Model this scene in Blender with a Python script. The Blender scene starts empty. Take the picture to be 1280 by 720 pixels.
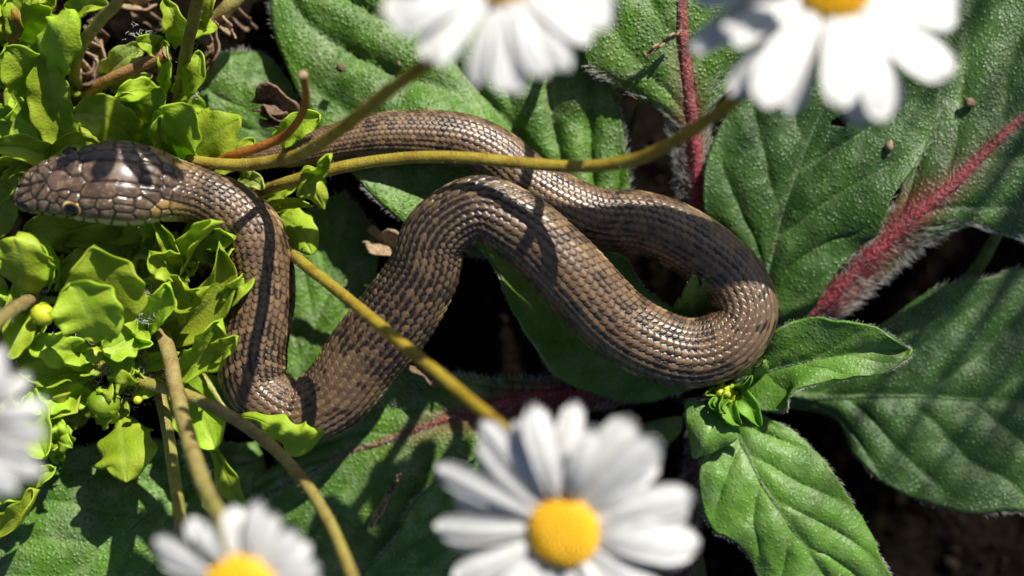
import bpy, math, random
import numpy as np
from mathutils import Vector, Matrix

random.seed(7)
rng = np.random.default_rng(7)
R = math.radians

# ------------------------------------------------------------------ camera, sky, sun, exposure
D = 233.0            # camera height above the leaf level, mm
S = 7.5              # photo pixels per mm at the leaf level
scene = bpy.context.scene
col = scene.collection
cam_d = bpy.data.cameras.new('camera')
cam = bpy.data.objects.new('camera', cam_d)
col.objects.link(cam)
cam.location = (0, 0, D / 1000)
cam_d.sensor_width = 36.0
cam_d.lens = S * D / 1280 * 36.0
cam_d.clip_start = 0.005
cam_d.clip_end = 100
cam_d.dof.use_dof = True
cam_d.dof.focus_distance = (D - 13) / 1000
cam_d.dof.aperture_fstop = 8.5
scene.camera = cam

SUN_AZ = math.atan2(0.55, 0.83)
SUN_EL = R(40)
to_sun = Vector((math.sin(SUN_AZ) * math.cos(SUN_EL), math.cos(SUN_AZ) * math.cos(SUN_EL), math.sin(SUN_EL)))
world = bpy.data.worlds.new('World')
scene.world = world
world.use_nodes = True
wn = world.node_tree
bg = wn.nodes['Background']
sky = wn.nodes.new('ShaderNodeTexSky')
sky.sky_type = 'NISHITA'
sky.sun_disc = False
sky.sun_elevation = SUN_EL
sky.sun_rotation = SUN_AZ
wn.links.new(sky.outputs[0], bg.inputs[0])
bg.inputs[1].default_value = 0.052
sun_d = bpy.data.lights.new('sun', 'SUN')
sun_d.energy = 5.0
sun_d.angle = R(0.45)
sun_d.color = (1.0, 0.95, 0.87)
sun = bpy.data.objects.new('sun', sun_d)
col.objects.link(sun)
sun.rotation_euler = (-to_sun).to_track_quat('-Z', 'Y').to_euler()
sun.location = (0.3, 0.6, 1.0)

vs = scene.view_settings
vs.view_transform = 'Standard'
vs.look = 'None'
vs.exposure = 0.78
vs.gamma = 1.0
vs.use_curve_mapping = False
scene.cycles.use_denoising = True
scene.cycles.max_bounces = 6
scene.cycles.transparent_max_bounces = 4

# ------------------------------------------------------------------ helpers
def P(px, py, z=0.0):
    """photo pixel + height above the leaf level (mm) -> world point in mm"""
    k = (D - z) / D / S
    return np.array([(px - 640) * k, -(py - 360) * k, z])

def G(px, py, z=0.0):
    """plan position given in leaf-level pixels, height in mm -> world point in mm"""
    return np.array([(px - 640) / S, -(py - 360) / S, z])

def PL(pts, f=P):
    return np.array([f(*p[:3]) for p in pts])

def catmull(pts, n):
    """Catmull-Rom through pts (k x d), n samples evenly spaced along the 3D length"""
    pts = np.asarray(pts, float)
    if len(pts) == 2:
        t = np.linspace(0, 1, n)[:, None]
        return pts[0] * (1 - t) + pts[1] * t
    p = np.vstack([2 * pts[0] - pts[1], pts, 2 * pts[-1] - pts[-2]])
    out = []
    m = 24
    for i in range(1, len(p) - 2):
        t = np.linspace(0, 1, m, endpoint=False)[:, None]
        a, b, c, d = p[i - 1], p[i], p[i + 1], p[i + 2]
        out.append(0.5 * (2 * b + (c - a) * t + (2 * a - 5 * b + 4 * c - d) * t ** 2 + (3 * b - a - 3 * c + d) * t ** 3))
    q = np.vstack(out + [p[-2][None]])
    s = np.concatenate([[0], np.cumsum(np.linalg.norm(np.diff(q[:, :3], axis=0), axis=1))])
    ss = np.linspace(0, s[-1], n)
    return np.stack([np.interp(ss, s, q[:, j]) for j in range(q.shape[1])], 1)

def unit(v):
    return v / np.maximum(np.linalg.norm(v, axis=-1, keepdims=True), 1e-9)

def vnoise(x, y, seed=0):
    """value noise on arrays"""
    xi = np.floor(x).astype(np.int64); yi = np.floor(y).astype(np.int64)
    fx = x - xi; fy = y - yi
    fx = fx * fx * (3 - 2 * fx); fy = fy * fy * (3 - 2 * fy)
    def h(a, b):
        n = (a * 374761393 + b * 668265263 + seed * 1442695041) & 0x7fffffff
        n = ((n ^ (n >> 13)) * 1274126177) & 0x7fffffff
        return ((n ^ (n >> 16)) & 0xffff) / 65535.0
    return (h(xi, yi) * (1 - fx) + h(xi + 1, yi) * fx) * (1 - fy) + (h(xi, yi + 1) * (1 - fx) + h(xi + 1, yi + 1) * fx) * fy

def fbm(x, y, seed=0, o=4):
    v = 0; a = 0.5
    for i in range(o):
        v = v + a * vnoise(x * 2 ** i, y * 2 ** i, seed + i); a *= 0.5
    return v

def tag(o, label=None, cat=None, group=None, kind=None):
    if label: o['label'] = label
    if cat: o['category'] = cat
    if group: o['group'] = group
    if kind: o['kind'] = kind
    return o

ORIGIN = {}
def empty(name, org):
    o = bpy.data.objects.new(name, None)
    o.empty_display_size = 0.004
    col.objects.link(o)
    o.location = np.asarray(org) / 1000
    ORIGIN[o.name] = np.asarray(org, float)
    return o

def root_origin(parent):
    while parent is not None and parent.parent is not None:
        parent = parent.parent
    return ORIGIN.get(parent.name, np.zeros(3)) if parent is not None else np.zeros(3)

def make_mesh(name, verts, faces, mat, attrs=None, smooth=True, cols=None):
    me = bpy.data.meshes.new(name)
    verts = np.asarray(verts, np.float32)
    faces = np.asarray(faces, np.int32)
    nf, k = faces.shape
    me.vertices.add(len(verts)); me.vertices.foreach_set('co', verts.ravel())
    me.loops.add(nf * k); me.loops.foreach_set('vertex_index', faces.ravel())
    me.polygons.add(nf); me.polygons.foreach_set('loop_start', np.arange(0, nf * k, k, dtype=np.int32))
    me.update(calc_edges=True)
    me.polygons.foreach_set('use_smooth', np.full(nf, smooth, dtype=bool))
    for an, av in (attrs or {}).items():
        a = me.attributes.new(an, 'FLOAT', 'POINT'); a.data.foreach_set('value', np.asarray(av, np.float32).ravel())
    if cols is not None:
        a = me.attributes.new('tint', 'FLOAT_COLOR', 'POINT')
        c4 = np.ones((len(verts), 4), np.float32); c4[:, :3] = cols
        a.data.foreach_set('color', c4.ravel())
    if mat is not None:
        me.materials.append(mat)
    me.validate()
    return me

def mobj(name, verts_mm, faces, mat, parent=None, origin=None, **kw):
    """one mesh object; verts in world mm. Top-level ones get their own origin, parts use their root's."""
    verts_mm = np.asarray(verts_mm, float)
    org = root_origin(parent) if parent is not None else (np.asarray(origin, float) if origin is not None else np.zeros(3))
    me = make_mesh(name, (verts_mm - org) / 1000, faces, mat, **kw)
    o = bpy.data.objects.new(name, me)
    col.objects.link(o)
    if parent is not None:
        o.parent = parent
    else:
        o.location = org / 1000
        ORIGIN[o.name] = org
    return o

def grid_faces(n, m, wrap=False):
    i = np.arange(n - 1)[:, None]; j = np.arange(m if wrap else m - 1)[None, :]
    j2 = (j + 1) % m
    return np.stack([i * m + j, (i + 1) * m + j, (i + 1) * m + j2, i * m + j2], -1).reshape(-1, 4)

def frames(c, up=(0, 0, 1)):
    t = unit(np.gradient(c, axis=0))
    side = np.cross(t, np.array(up, float)[None])
    bad = np.linalg.norm(side, axis=1) < 0.15
    if bad.any():
        side[bad] = np.cross(t[bad], np.array([0.3, 1.0, 0.0])[None])
        for i in range(1, len(side)):
            if np.dot(side[i], side[i - 1]) < 0: side[i] = -side[i]
    side = unit(side)
    top = unit(np.cross(side, t))
    return t, side, top

def tube_verts(c, r, seg=10, jitter=0.0):
    n = len(c)
    r = np.interp(np.linspace(0, 1, n), np.linspace(0, 1, len(r)), r)
    t = unit(np.gradient(c, axis=0))
    side = np.zeros_like(c)
    s0 = np.cross(t[0], [0.31, 0.17, 0.93]); side[0] = s0 / np.linalg.norm(s0)
    for i in range(1, n):
        v = side[i - 1] - t[i] * np.dot(side[i - 1], t[i]); side[i] = v / np.linalg.norm(v)
    up = np.cross(t, side)
    a = np.linspace(0, 2 * np.pi, seg, endpoint=False)
    rr = r[:, None] * (1 + jitter * (fbm(np.linspace(0, n / 4, n)[:, None] + 0 * a, 3 * np.cos(a)[None] + np.zeros((n, 1)), 5) - 0.5))
    v = c[:, None] + rr[..., None] * (np.cos(a)[None, :, None] * side[:, None] + np.sin(a)[None, :, None] * up[:, None])
    # rounded closed ends
    v = v.reshape(-1, 3)
    f = grid_faces(n, seg, True)
    e0 = len(v); v = np.vstack([v, c[0] - t[0] * r[0] * 0.3, c[-1] + t[-1] * r[-1] * 0.3])
    j = np.arange(seg); j2 = (j + 1) % seg
    f0 = np.stack([np.full(seg, e0), j, j2, np.full(seg, e0)], -1)
    f1 = np.stack([np.full(seg, e0 + 1), (n - 1) * seg + j2, (n - 1) * seg + j, np.full(seg, e0 + 1)], -1)
    return v, f, (f0[:, :3], f1[:, :3])

def tube(name, pts, r, mat, parent=None, f=P, n=60, seg=10, origin=None, cols=None, jitter=0.0):
    c = catmull(PL(pts, f), n)
    v, fq, (f0, f1) = tube_verts(c, r, seg, jitter)
    tri = np.vstack([fq[:, [0, 1, 2]], fq[:, [0, 2, 3]], f0, f1])
    kw = {}
    if cols is not None:
        cc = np.asarray(cols, float)
        tt = np.linspace(0, 1, n)
        ct = np.stack([np.interp(tt, np.linspace(0, 1, len(cc)), cc[:, k]) for k in range(3)], 1)
        ct = np.repeat(ct, seg, axis=0); ct = np.vstack([ct, cc[0], cc[-1]])
        kw['cols'] = ct
    o = mobj(name, v, tri, mat, parent, origin=origin if origin is not None else (c[0] if parent is None else None), **kw)
    return o, c

def hair_geo(pos, dirs, length, rad):
    """thin three-sided spikes"""
    n = len(pos)
    d = unit(dirs)
    a = unit(np.cross(d, rng.normal(size=(n, 3))))
    b = np.cross(d, a)
    length = np.broadcast_to(np.asarray(length, float), (n,))
    bend = rng.normal(size=(n, 3)) * 0.18
    base = [pos + rad * (a * math.cos(q) + b * math.sin(q)) for q in (0, 2.094, 4.189)]
    midp = pos + d * (length * 0.55)[:, None]
    mid = [midp + 0.75 * rad * (a * math.cos(q) + b * math.sin(q)) for q in (0, 2.094, 4.189)]
    tip = pos + unit(d + bend) * length[:, None]
    v = np.stack(base + mid + [tip], 1).reshape(-1, 3)
    o = (np.arange(n) * 7)[:, None]
    f = []
    for k in range(3):
        k2 = (k + 1) % 3
        f += [np.hstack([o + k, o + k2, o + 3 + k2]), np.hstack([o + k, o + 3 + k2, o + 3 + k]), np.hstack([o + 3 + k, o + 3 + k2, o + 6])]
    return v, np.vstack(f)

def hairs(pos, dirs, length, parent, mat, rad=0.024):
    v, f = hair_geo(pos, dirs, length, rad)
    return tag(mobj('hairs', v, f, mat, parent), kind='stuff')

# ------------------------------------------------------------------ materials
def nt(name):
    m = bpy.data.materials.new(name); m.use_nodes = True
    n = m.node_tree.nodes; l = m.node_tree.links
    return m, n, l, n['Principled BSDF'], n['Material Output']

def coords(n, l, scale):
    g = n.new('ShaderNodeNewGeometry')
    mp = n.new('ShaderNodeVectorMath'); mp.operation = 'SCALE'
    l.new(g.outputs['Position'], mp.inputs[0]); mp.inputs[3].default_value = scale
    return mp.outputs[0]

def ramp(n, l, src, stops):
    r = n.new('ShaderNodeValToRGB')
    e = r.color_ramp.elements
    while len(e) < len(stops): e.new(0.5)
    for i, (p, c) in enumerate(stops):
        e[i].position = p; e[i].color = (*c, 1) if len(c) == 3 else c
    l.new(src, r.inputs[0])
    return r.outputs[0]

def mixc(n, l, fac, a, b, mode='MIX'):
    m = n.new('ShaderNodeMix'); m.data_type = 'RGBA'; m.blend_type = mode
    for s, v in ((0, fac), (6, a), (7, b)):
        if hasattr(v, 'links') or hasattr(v, 'is_linked'): l.new(v, m.inputs[s])
        elif isinstance(v, (int, float)): m.inputs[s].default_value = v
        else: m.inputs[s].default_value = (*v, 1)
    return m.outputs[2]

def math_n(n, l, op, a, b=None, clamp=False):
    m = n.new('ShaderNodeMath'); m.operation = op; m.use_clamp = clamp
    for i, v in enumerate((a, b)):
        if v is None: continue
        if isinstance(v, (int, float)): m.inputs[i].default_value = v
        else: l.new(v, m.inputs[i])
    return m.outputs[0]

def attr(n, name, out='Fac'):
    a = n.new('ShaderNodeAttribute'); a.attribute_name = name
    return a.outputs[out]

def translucent_mix(n, l, b, out, color, fac):
    t = n.new('ShaderNodeBsdfTranslucent'); l.new(color, t.inputs[0])
    m = n.new('ShaderNodeMixShader'); m.inputs[0].default_value = fac
    l.new(b.outputs[0], m.inputs[1]); l.new(t.outputs[0], m.inputs[2]); l.new(m.outputs[0], out.inputs[0])

def rough_leaf_mat(name, dark, light, pimple=0.75, rough=0.37, painted_glint=0.34):
    m, n, l, b, out = nt(name)
    c = coords(n, l, 1000.0)         # mm
    no = n.new('ShaderNodeTexNoise'); no.inputs['Scale'].default_value = 0.13; no.inputs['Detail'].default_value = 5; l.new(c, no.inputs[0])
    base = ramp(n, l, no.outputs[0], [(0.3, dark), (0.7, light)])
    no2 = n.new('ShaderNodeTexNoise'); no2.inputs['Scale'].default_value = 1.1; no2.inputs['Detail'].default_value = 5; l.new(c, no2.inputs[0])
    base = mixc(n, l, math_n(n, l, 'MULTIPLY', no2.outputs[0], 0.5), base, [x * 0.5 for x in dark])
    vein = attr(n, 'vein')
    base = mixc(n, l, math_n(n, l, 'MULTIPLY', vein, 0.5, True), base, (0.2, 0.32, 0.09))
    # pimples, one per cell; sun glints round them are painted as a pale tone in patches
    wob = n.new('ShaderNodeTexNoise'); wob.inputs['Scale'].default_value = 2.0; l.new(c, wob.inputs[0])
    cw = n.new('ShaderNodeVectorMath'); cw.operation = 'MULTIPLY_ADD'; l.new(wob.outputs['Color'], cw.inputs[0]); cw.inputs[1].default_value = (0.35, 0.35, 0.35); l.new(c, cw.inputs[2])
    vo = n.new('ShaderNodeTexVoronoi'); vo.feature = 'F1'; vo.inputs['Scale'].default_value = 1.45; l.new(cw.outputs[0], vo.inputs[0])
    pim = n.new('ShaderNodeMapRange'); l.new(vo.outputs['Distance'], pim.inputs[0])
    pim.inputs[1].default_value = 0.0; pim.inputs[2].default_value = 0.6; pim.inputs[3].default_value = 1.0; pim.inputs[4].default_value = 0.0
    pim.interpolation_type = 'SMOOTHSTEP'
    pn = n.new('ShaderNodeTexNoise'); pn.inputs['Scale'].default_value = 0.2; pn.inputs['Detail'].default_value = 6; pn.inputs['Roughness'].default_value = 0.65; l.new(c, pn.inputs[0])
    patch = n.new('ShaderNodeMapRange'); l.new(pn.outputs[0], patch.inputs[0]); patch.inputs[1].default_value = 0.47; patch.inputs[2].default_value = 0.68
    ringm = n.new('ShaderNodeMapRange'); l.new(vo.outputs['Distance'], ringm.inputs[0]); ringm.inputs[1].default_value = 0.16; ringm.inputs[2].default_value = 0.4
    glint_m = math_n(n, l, 'MULTIPLY', math_n(n, l, 'MULTIPLY', patch.outputs[0], ringm.outputs[0]), painted_glint)
    base = mixc(n, l, glint_m, base, (0.42, 0.48, 0.28))
    sp = n.new('ShaderNodeSeparateColor'); l.new(vo.outputs['Color'], sp.inputs[0])
    spk = math_n(n, l, 'LESS_THAN', vo.outputs['Distance'], 0.17)
    keep = math_n(n, l, 'GREATER_THAN', sp.outputs[0], 0.6)
    base = mixc(n, l, math_n(n, l, 'MULTIPLY', math_n(n, l, 'MULTIPLY', spk, keep), 0.65), base, (0.45, 0.55, 0.3))
    red = attr(n, 'red')
    redc = mixc(n, l, no2.outputs[0], (0.09, 0.009, 0.015), (0.3, 0.026, 0.04))
    base = mixc(n, l, red, base, redc)
    vo2 = n.new('ShaderNodeTexVoronoi'); vo2.feature = 'F1'; vo2.inputs['Scale'].default_value = 3.6; l.new(c, vo2.inputs[0])
    h = math_n(n, l, 'ADD', math_n(n, l, 'MULTIPLY', pim.outputs[0], 0.8), math_n(n, l, 'MULTIPLY', vo2.outputs['Distance'], -0.4))
    bm = n.new('ShaderNodeBump'); bm.inputs['Strength'].default_value = pimple; bm.inputs['Distance'].default_value = 0.0003
    l.new(h, bm.inputs['Height']); l.new(bm.outputs[0], b.inputs['Normal'])
    l.new(base, b.inputs['Base Color'])
    rr = n.new('ShaderNodeMapRange'); l.new(no2.outputs[0], rr.inputs[0]); rr.inputs[3].default_value = rough - 0.08; rr.inputs[4].default_value = rough + 0.2
    l.new(rr.outputs[0], b.inputs['Roughness'])
    b.inputs['Specular IOR Level'].default_value = 0.45
    tc = mixc(n, l, 1.0, base, (1.0, 1.15, 0.35), 'MULTIPLY')
    translucent_mix(n, l, b, out, tc, 0.2)
    return m

def fresh_leaf_mat(name, dark, light):
    m, n, l, b, out = nt(name)
    c = coords(n, l, 1000.0)
    no = n.new('ShaderNodeTexNoise'); no.inputs['Scale'].default_value = 0.22; no.inputs['Detail'].default_value = 4; l.new(c, no.inputs[0])
    base = ramp(n, l, no.outputs[0], [(0.32, dark), (0.68, light)])
    oi = n.new('ShaderNodeObjectInfo')
    hs = n.new('ShaderNodeHueSaturation'); l.new(base, hs.inputs['Color'])
    mr = n.new('ShaderNodeMapRange'); l.new(oi.outputs['Random'], mr.inputs[0]); mr.inputs[3].default_value = 0.49; mr.inputs[4].default_value = 0.513
    l.new(mr.outputs[0], hs.inputs['Hue'])
    mv = n.new('ShaderNodeMapRange'); l.new(oi.outputs['Random'], mv.inputs[0]); mv.inputs[3].default_value = 0.8; mv.inputs[4].default_value = 1.2
    l.new(mv.outputs[0], hs.inputs['Value'])
    base = hs.outputs[0]
    base = mixc(n, l, math_n(n, l, 'MULTIPLY', attr(n, 'vein'), 0.45, True), base, (0.36, 0.48, 0.12))
    ve = n.new('ShaderNodeTexVoronoi'); ve.feature = 'DISTANCE_TO_EDGE'; ve.inputs['Scale'].default_value = 0.75; l.new(c, ve.inputs[0])
    net = n.new('ShaderNodeMapRange'); l.new(ve.outputs[0], net.inputs[0]); net.inputs[1].default_value = 0.0; net.inputs[2].default_value = 0.07; net.inputs[3].default_value = 0.3; net.inputs[4].default_value = 0.0
    base = mixc(n, l, net.outputs[0], base, (0.3, 0.42, 0.08))
    sn = n.new('ShaderNodeTexNoise'); sn.inputs['Scale'].default_value = 0.5; sn.inputs['Detail'].default_value = 3; l.new(c, sn.inputs[0])
    base = mixc(n, l, ramp(n, l, sn.outputs[0], [(0.62, (0, 0, 0)), (0.74, (0.6, 0.6, 0.6))]), base, (0.4, 0.4, 0.05))
    no2 = n.new('ShaderNodeTexNoise'); no2.inputs['Scale'].default_value = 2.2; no2.inputs['Detail'].default_value = 5; l.new(c, no2.inputs[0])
    bm = n.new('ShaderNodeBump'); bm.inputs['Strength'].default_value = 0.5; bm.inputs['Distance'].default_value = 0.0003
    l.new(no2.outputs[0], bm.inputs['Height']); l.new(bm.outputs[0], b.inputs['Normal'])
    l.new(base, b.inputs['Base Color']); b.inputs['Roughness'].default_value = 0.45; b.inputs['Specular IOR Level'].default_value = 0.35
    tc = mixc(n, l, 1.0, base, (1.1, 1.2, 0.3), 'MULTIPLY')
    translucent_mix(n, l, b, out, tc, 0.42)
    return m

def tint_mat(name, rough=0.5, bump=0.3, bscale=4.0, transl=0.0, spec=0.5, bdist=0.0001, blotch=False):
    """base colour from the 'tint' attribute of the thing, with fine grain"""
    m, n, l, b, out = nt(name)
    c = coords(n, l, 1000.0)
    no = n.new('ShaderNodeTexNoise'); no.inputs['Scale'].default_value = bscale; no.inputs['Detail'].default_value = 5; l.new(c, no.inputs[0])
    colr = attr(n, 'tint', 'Color')
    var = ramp(n, l, no.outputs[0], [(0.25, (0.72, 0.72, 0.72)), (0.75, (1.2, 1.2, 1.2))])
    base = mixc(n, l, 1.0, colr, var, 'MULTIPLY')
    if blotch:
        nb = n.new('ShaderNodeTexNoise'); nb.inputs['Scale'].default_value = 0.35; nb.inputs['Detail'].default_value = 6; nb.inputs['Roughness'].default_value = 0.7; l.new(c, nb.inputs[0])
        base = mixc(n, l, 1.0, base, ramp(n, l, nb.outputs[0], [(0.3, (0.55, 0.42, 0.3)), (0.5, (1, 1, 1)), (0.72, (1.15, 1.35, 1.3))]), 'MULTIPLY')
    l.new(base, b.inputs['Base Color'])
    bm = n.new('ShaderNodeBump'); bm.inputs['Strength'].default_value = bump; bm.inputs['Distance'].default_value = bdist
    l.new(no.outputs[0], bm.inputs['Height']); l.new(bm.outputs[0], b.inputs['Normal'])
    b.inputs['Roughness'].default_value = rough; b.inputs['Specular IOR Level'].default_value = spec
    if transl: translucent_mix(n, l, b, out, base, transl)
    return m

def plain_mat(name, c1, c2, rough=0.5, scale=2.0, bump=0.3, bdist=0.0002, transl=0.0, spec=0.5):
    m, n, l, b, out = nt(name)
    c = coords(n, l, 1000.0)
    no = n.new('ShaderNodeTexNoise'); no.inputs['Scale'].default_value = scale; no.inputs['Detail'].default_value = 6; l.new(c, no.inputs[0])
    base = ramp(n, l, no.outputs[0], [(0.3, c1), (0.7, c2)])
    l.new(base, b.inputs['Base Color'])
    bm = n.new('ShaderNodeBump'); bm.inputs['Strength'].default_value = bump; bm.inputs['Distance'].default_value = bdist
    l.new(no.outputs[0], bm.inputs['Height']); l.new(bm.outputs[0], b.inputs['Normal'])
    b.inputs['Roughness'].default_value = rough; b.inputs['Specular IOR Level'].default_value = spec
    if transl: translucent_mix(n, l, b, out, base, transl)
    return m

M = {}
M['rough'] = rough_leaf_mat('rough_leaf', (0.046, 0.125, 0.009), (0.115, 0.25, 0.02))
M['rough_dark'] = rough_leaf_mat('rough_leaf_deep', (0.03, 0.085, 0.012), (0.064, 0.15, 0.02), pimple=0.55, painted_glint=0.1)
M['rough_young'] = rough_leaf_mat('rough_leaf_young', (0.07, 0.18, 0.014), (0.14, 0.3, 0.035), pimple=0.35, rough=0.42, painted_glint=0.25)
M['weed'] = fresh_leaf_mat('weed_leaf', (0.28, 0.41, 0.014), (0.48, 0.6, 0.05))
M['weed_mid'] = fresh_leaf_mat('weed_leaf_mid', (0.1, 0.24, 0.014), (0.2, 0.36, 0.03))
M['weed_pale'] = fresh_leaf_mat('weed_leaf_pale', (0.34, 0.42, 0.08), (0.46, 0.5, 0.13))
M['weed_ochre'] = fresh_leaf_mat('weed_leaf_ochre', (0.36, 0.24, 0.02), (0.45, 0.3, 0.03))
M['stem'] = tint_mat('stem', rough=0.42, bump=0.6, bscale=3.0, transl=0.12, bdist=0.0003, blotch=True)
M['rib'] = tint_mat('leaf_rib', rough=0.5, bump=1.0, bscale=1.6, bdist=0.0009, blotch=True)
M['hair'] = plain_mat('plant_hair', (0.62, 0.6, 0.55), (0.8, 0.78, 0.74), rough=0.35, bump=0, transl=0.3)
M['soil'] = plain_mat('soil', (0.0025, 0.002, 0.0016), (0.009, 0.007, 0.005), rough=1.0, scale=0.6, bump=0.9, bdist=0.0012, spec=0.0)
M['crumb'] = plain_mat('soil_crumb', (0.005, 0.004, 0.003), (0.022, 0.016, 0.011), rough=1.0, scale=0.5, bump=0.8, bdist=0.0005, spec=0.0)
M['litter'] = plain_mat('dry_litter', (0.05, 0.028, 0.014), (0.19, 0.12, 0.07), rough=0.75, scale=1.4, bump=0.8, bdist=0.0004)
M['litter_tan'] = plain_mat('dry_litter_tan', (0.12, 0.08, 0.045), (0.36, 0.26, 0.15), rough=0.8, scale=1.6, bump=0.8, bdist=0.0004)
M['petal'] = plain_mat('petal', (0.62, 0.62, 0.6), (0.76, 0.76, 0.74), rough=0.5, scale=0.8, bump=0.25, bdist=0.0001, transl=0.3)
M['disc'] = plain_mat('disc', (0.62, 0.27, 0.0), (0.75, 0.42, 0.004), rough=0.55, scale=2.0, bump=0.3)
M['floret'] = plain_mat('floret', (0.75, 0.4, 0.002), (0.85, 0.54, 0.01), rough=0.5, scale=1.2, bump=0.2)
M['calyx'] = plain_mat('calyx', (0.06, 0.12, 0.015), (0.11, 0.19, 0.03), rough=0.5)
M['bud'] = plain_mat('bud', (0.22, 0.36, 0.012), (0.42, 0.52, 0.03), rough=0.4, scale=0.6, transl=0.25)
M['weedbud'] = plain_mat('weed_bud', (0.16, 0.3, 0.012), (0.3, 0.42, 0.025), rough=0.45, scale=0.5, transl=0.3)
M['bud_yellow'] = plain_mat('bud_yellow', (0.45, 0.5, 0.015), (0.6, 0.62, 0.04), rough=0.4, scale=0.8, transl=0.25)

# ------------------------------------------------------------------ the setting: soil
def build_soil():
    def axis(half, fine, n):
        inner = np.linspace(-half, half, n)
        outer = half * np.geomspace(1.15, fine, 14)
        return np.concatenate([-outer[::-1], inner, outer])
    xs = axis(125, 40, 330); ys = axis(85, 60, 220)
    X, Y = np.meshgrid(xs, ys, indexing='ij')
    z = -26 + 9 * (fbm(X / 26 + 7, Y / 26 + 3, 11) - 0.5) * 2 + 3.5 * (fbm(X / 6 + 3, Y / 6, 21) - 0.5) + 1.4 * np.abs(fbm(X / 1.8, Y / 1.8, 31) - 0.5)
    z -= 30 * np.clip((X + 15) / 40, 0, 1)
    far = np.clip((np.maximum(np.abs(X) - 125, np.abs(Y) - 85)) / 100, 0, 1)
    z = z * (1 - far) - 26 * far
    # the soil lies higher in the upper left, where it is seen between the weeds
    z += 14 * np.exp(-(((X + 58) / 30) ** 2 + ((Y - 46) / 20) ** 2))
    v = np.stack([X, Y, z], -1).reshape(-1, 3)
    o = mobj('soil', v, grid_faces(len(xs), len(ys))[:, ::-1], M['soil'])
    tag(o, kind='structure')
    return xs, ys, z

SX, SY, SZ = build_soil()
def soil_z(x, y):
    i = np.clip(np.searchsorted(SX, x), 0, len(SX) - 1); j = np.clip(np.searchsorted(SY, y), 0, len(SY) - 1)
    return SZ[i, j]

def blob_mesh(seed, sub=1):
    import bmesh
    bm = bmesh.new(); bmesh.ops.create_icosphere(bm, subdivisions=sub, radius=1)
    v = np.array([x.co[:] for x in bm.verts]); f = np.array([[q.index for q in x.verts] for x in bm.faces]); bm.free()
    r_ = np.random.default_rng(seed)
    return v * (1 + r_.uniform(-0.3, 0.3, (len(v), 1))) * r_.uniform(0.6, 1.2, (1, 3)), f

def build_crumbs():
    V = []; F = []; k = 0
    for i in range(2600):
        x = rng.uniform(-110, 110); y = rng.uniform(-70, 75)
        r = 0.35 + 1.5 * rng.random() ** 4
        v, f = blob_mesh(i % 40)
        a = rng.uniform(0, 6.28); c, s = math.cos(a), math.sin(a)
        v = v @ np.array([[c, -s, 0], [s, c, 0], [0, 0, 1]]) * r + [x, y, float(soil_z(x, y)) + r * 0.35]
        V.append(v); F.append(f + k); k += len(v)
    o = mobj('soil_crumbs', np.vstack(V), np.vstack(F), M['crumb'], smooth=False)
    tag(o, 'loose dark crumbs of earth lying on the bare soil', 'soil crumbs', kind='stuff')
build_crumbs()

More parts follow.
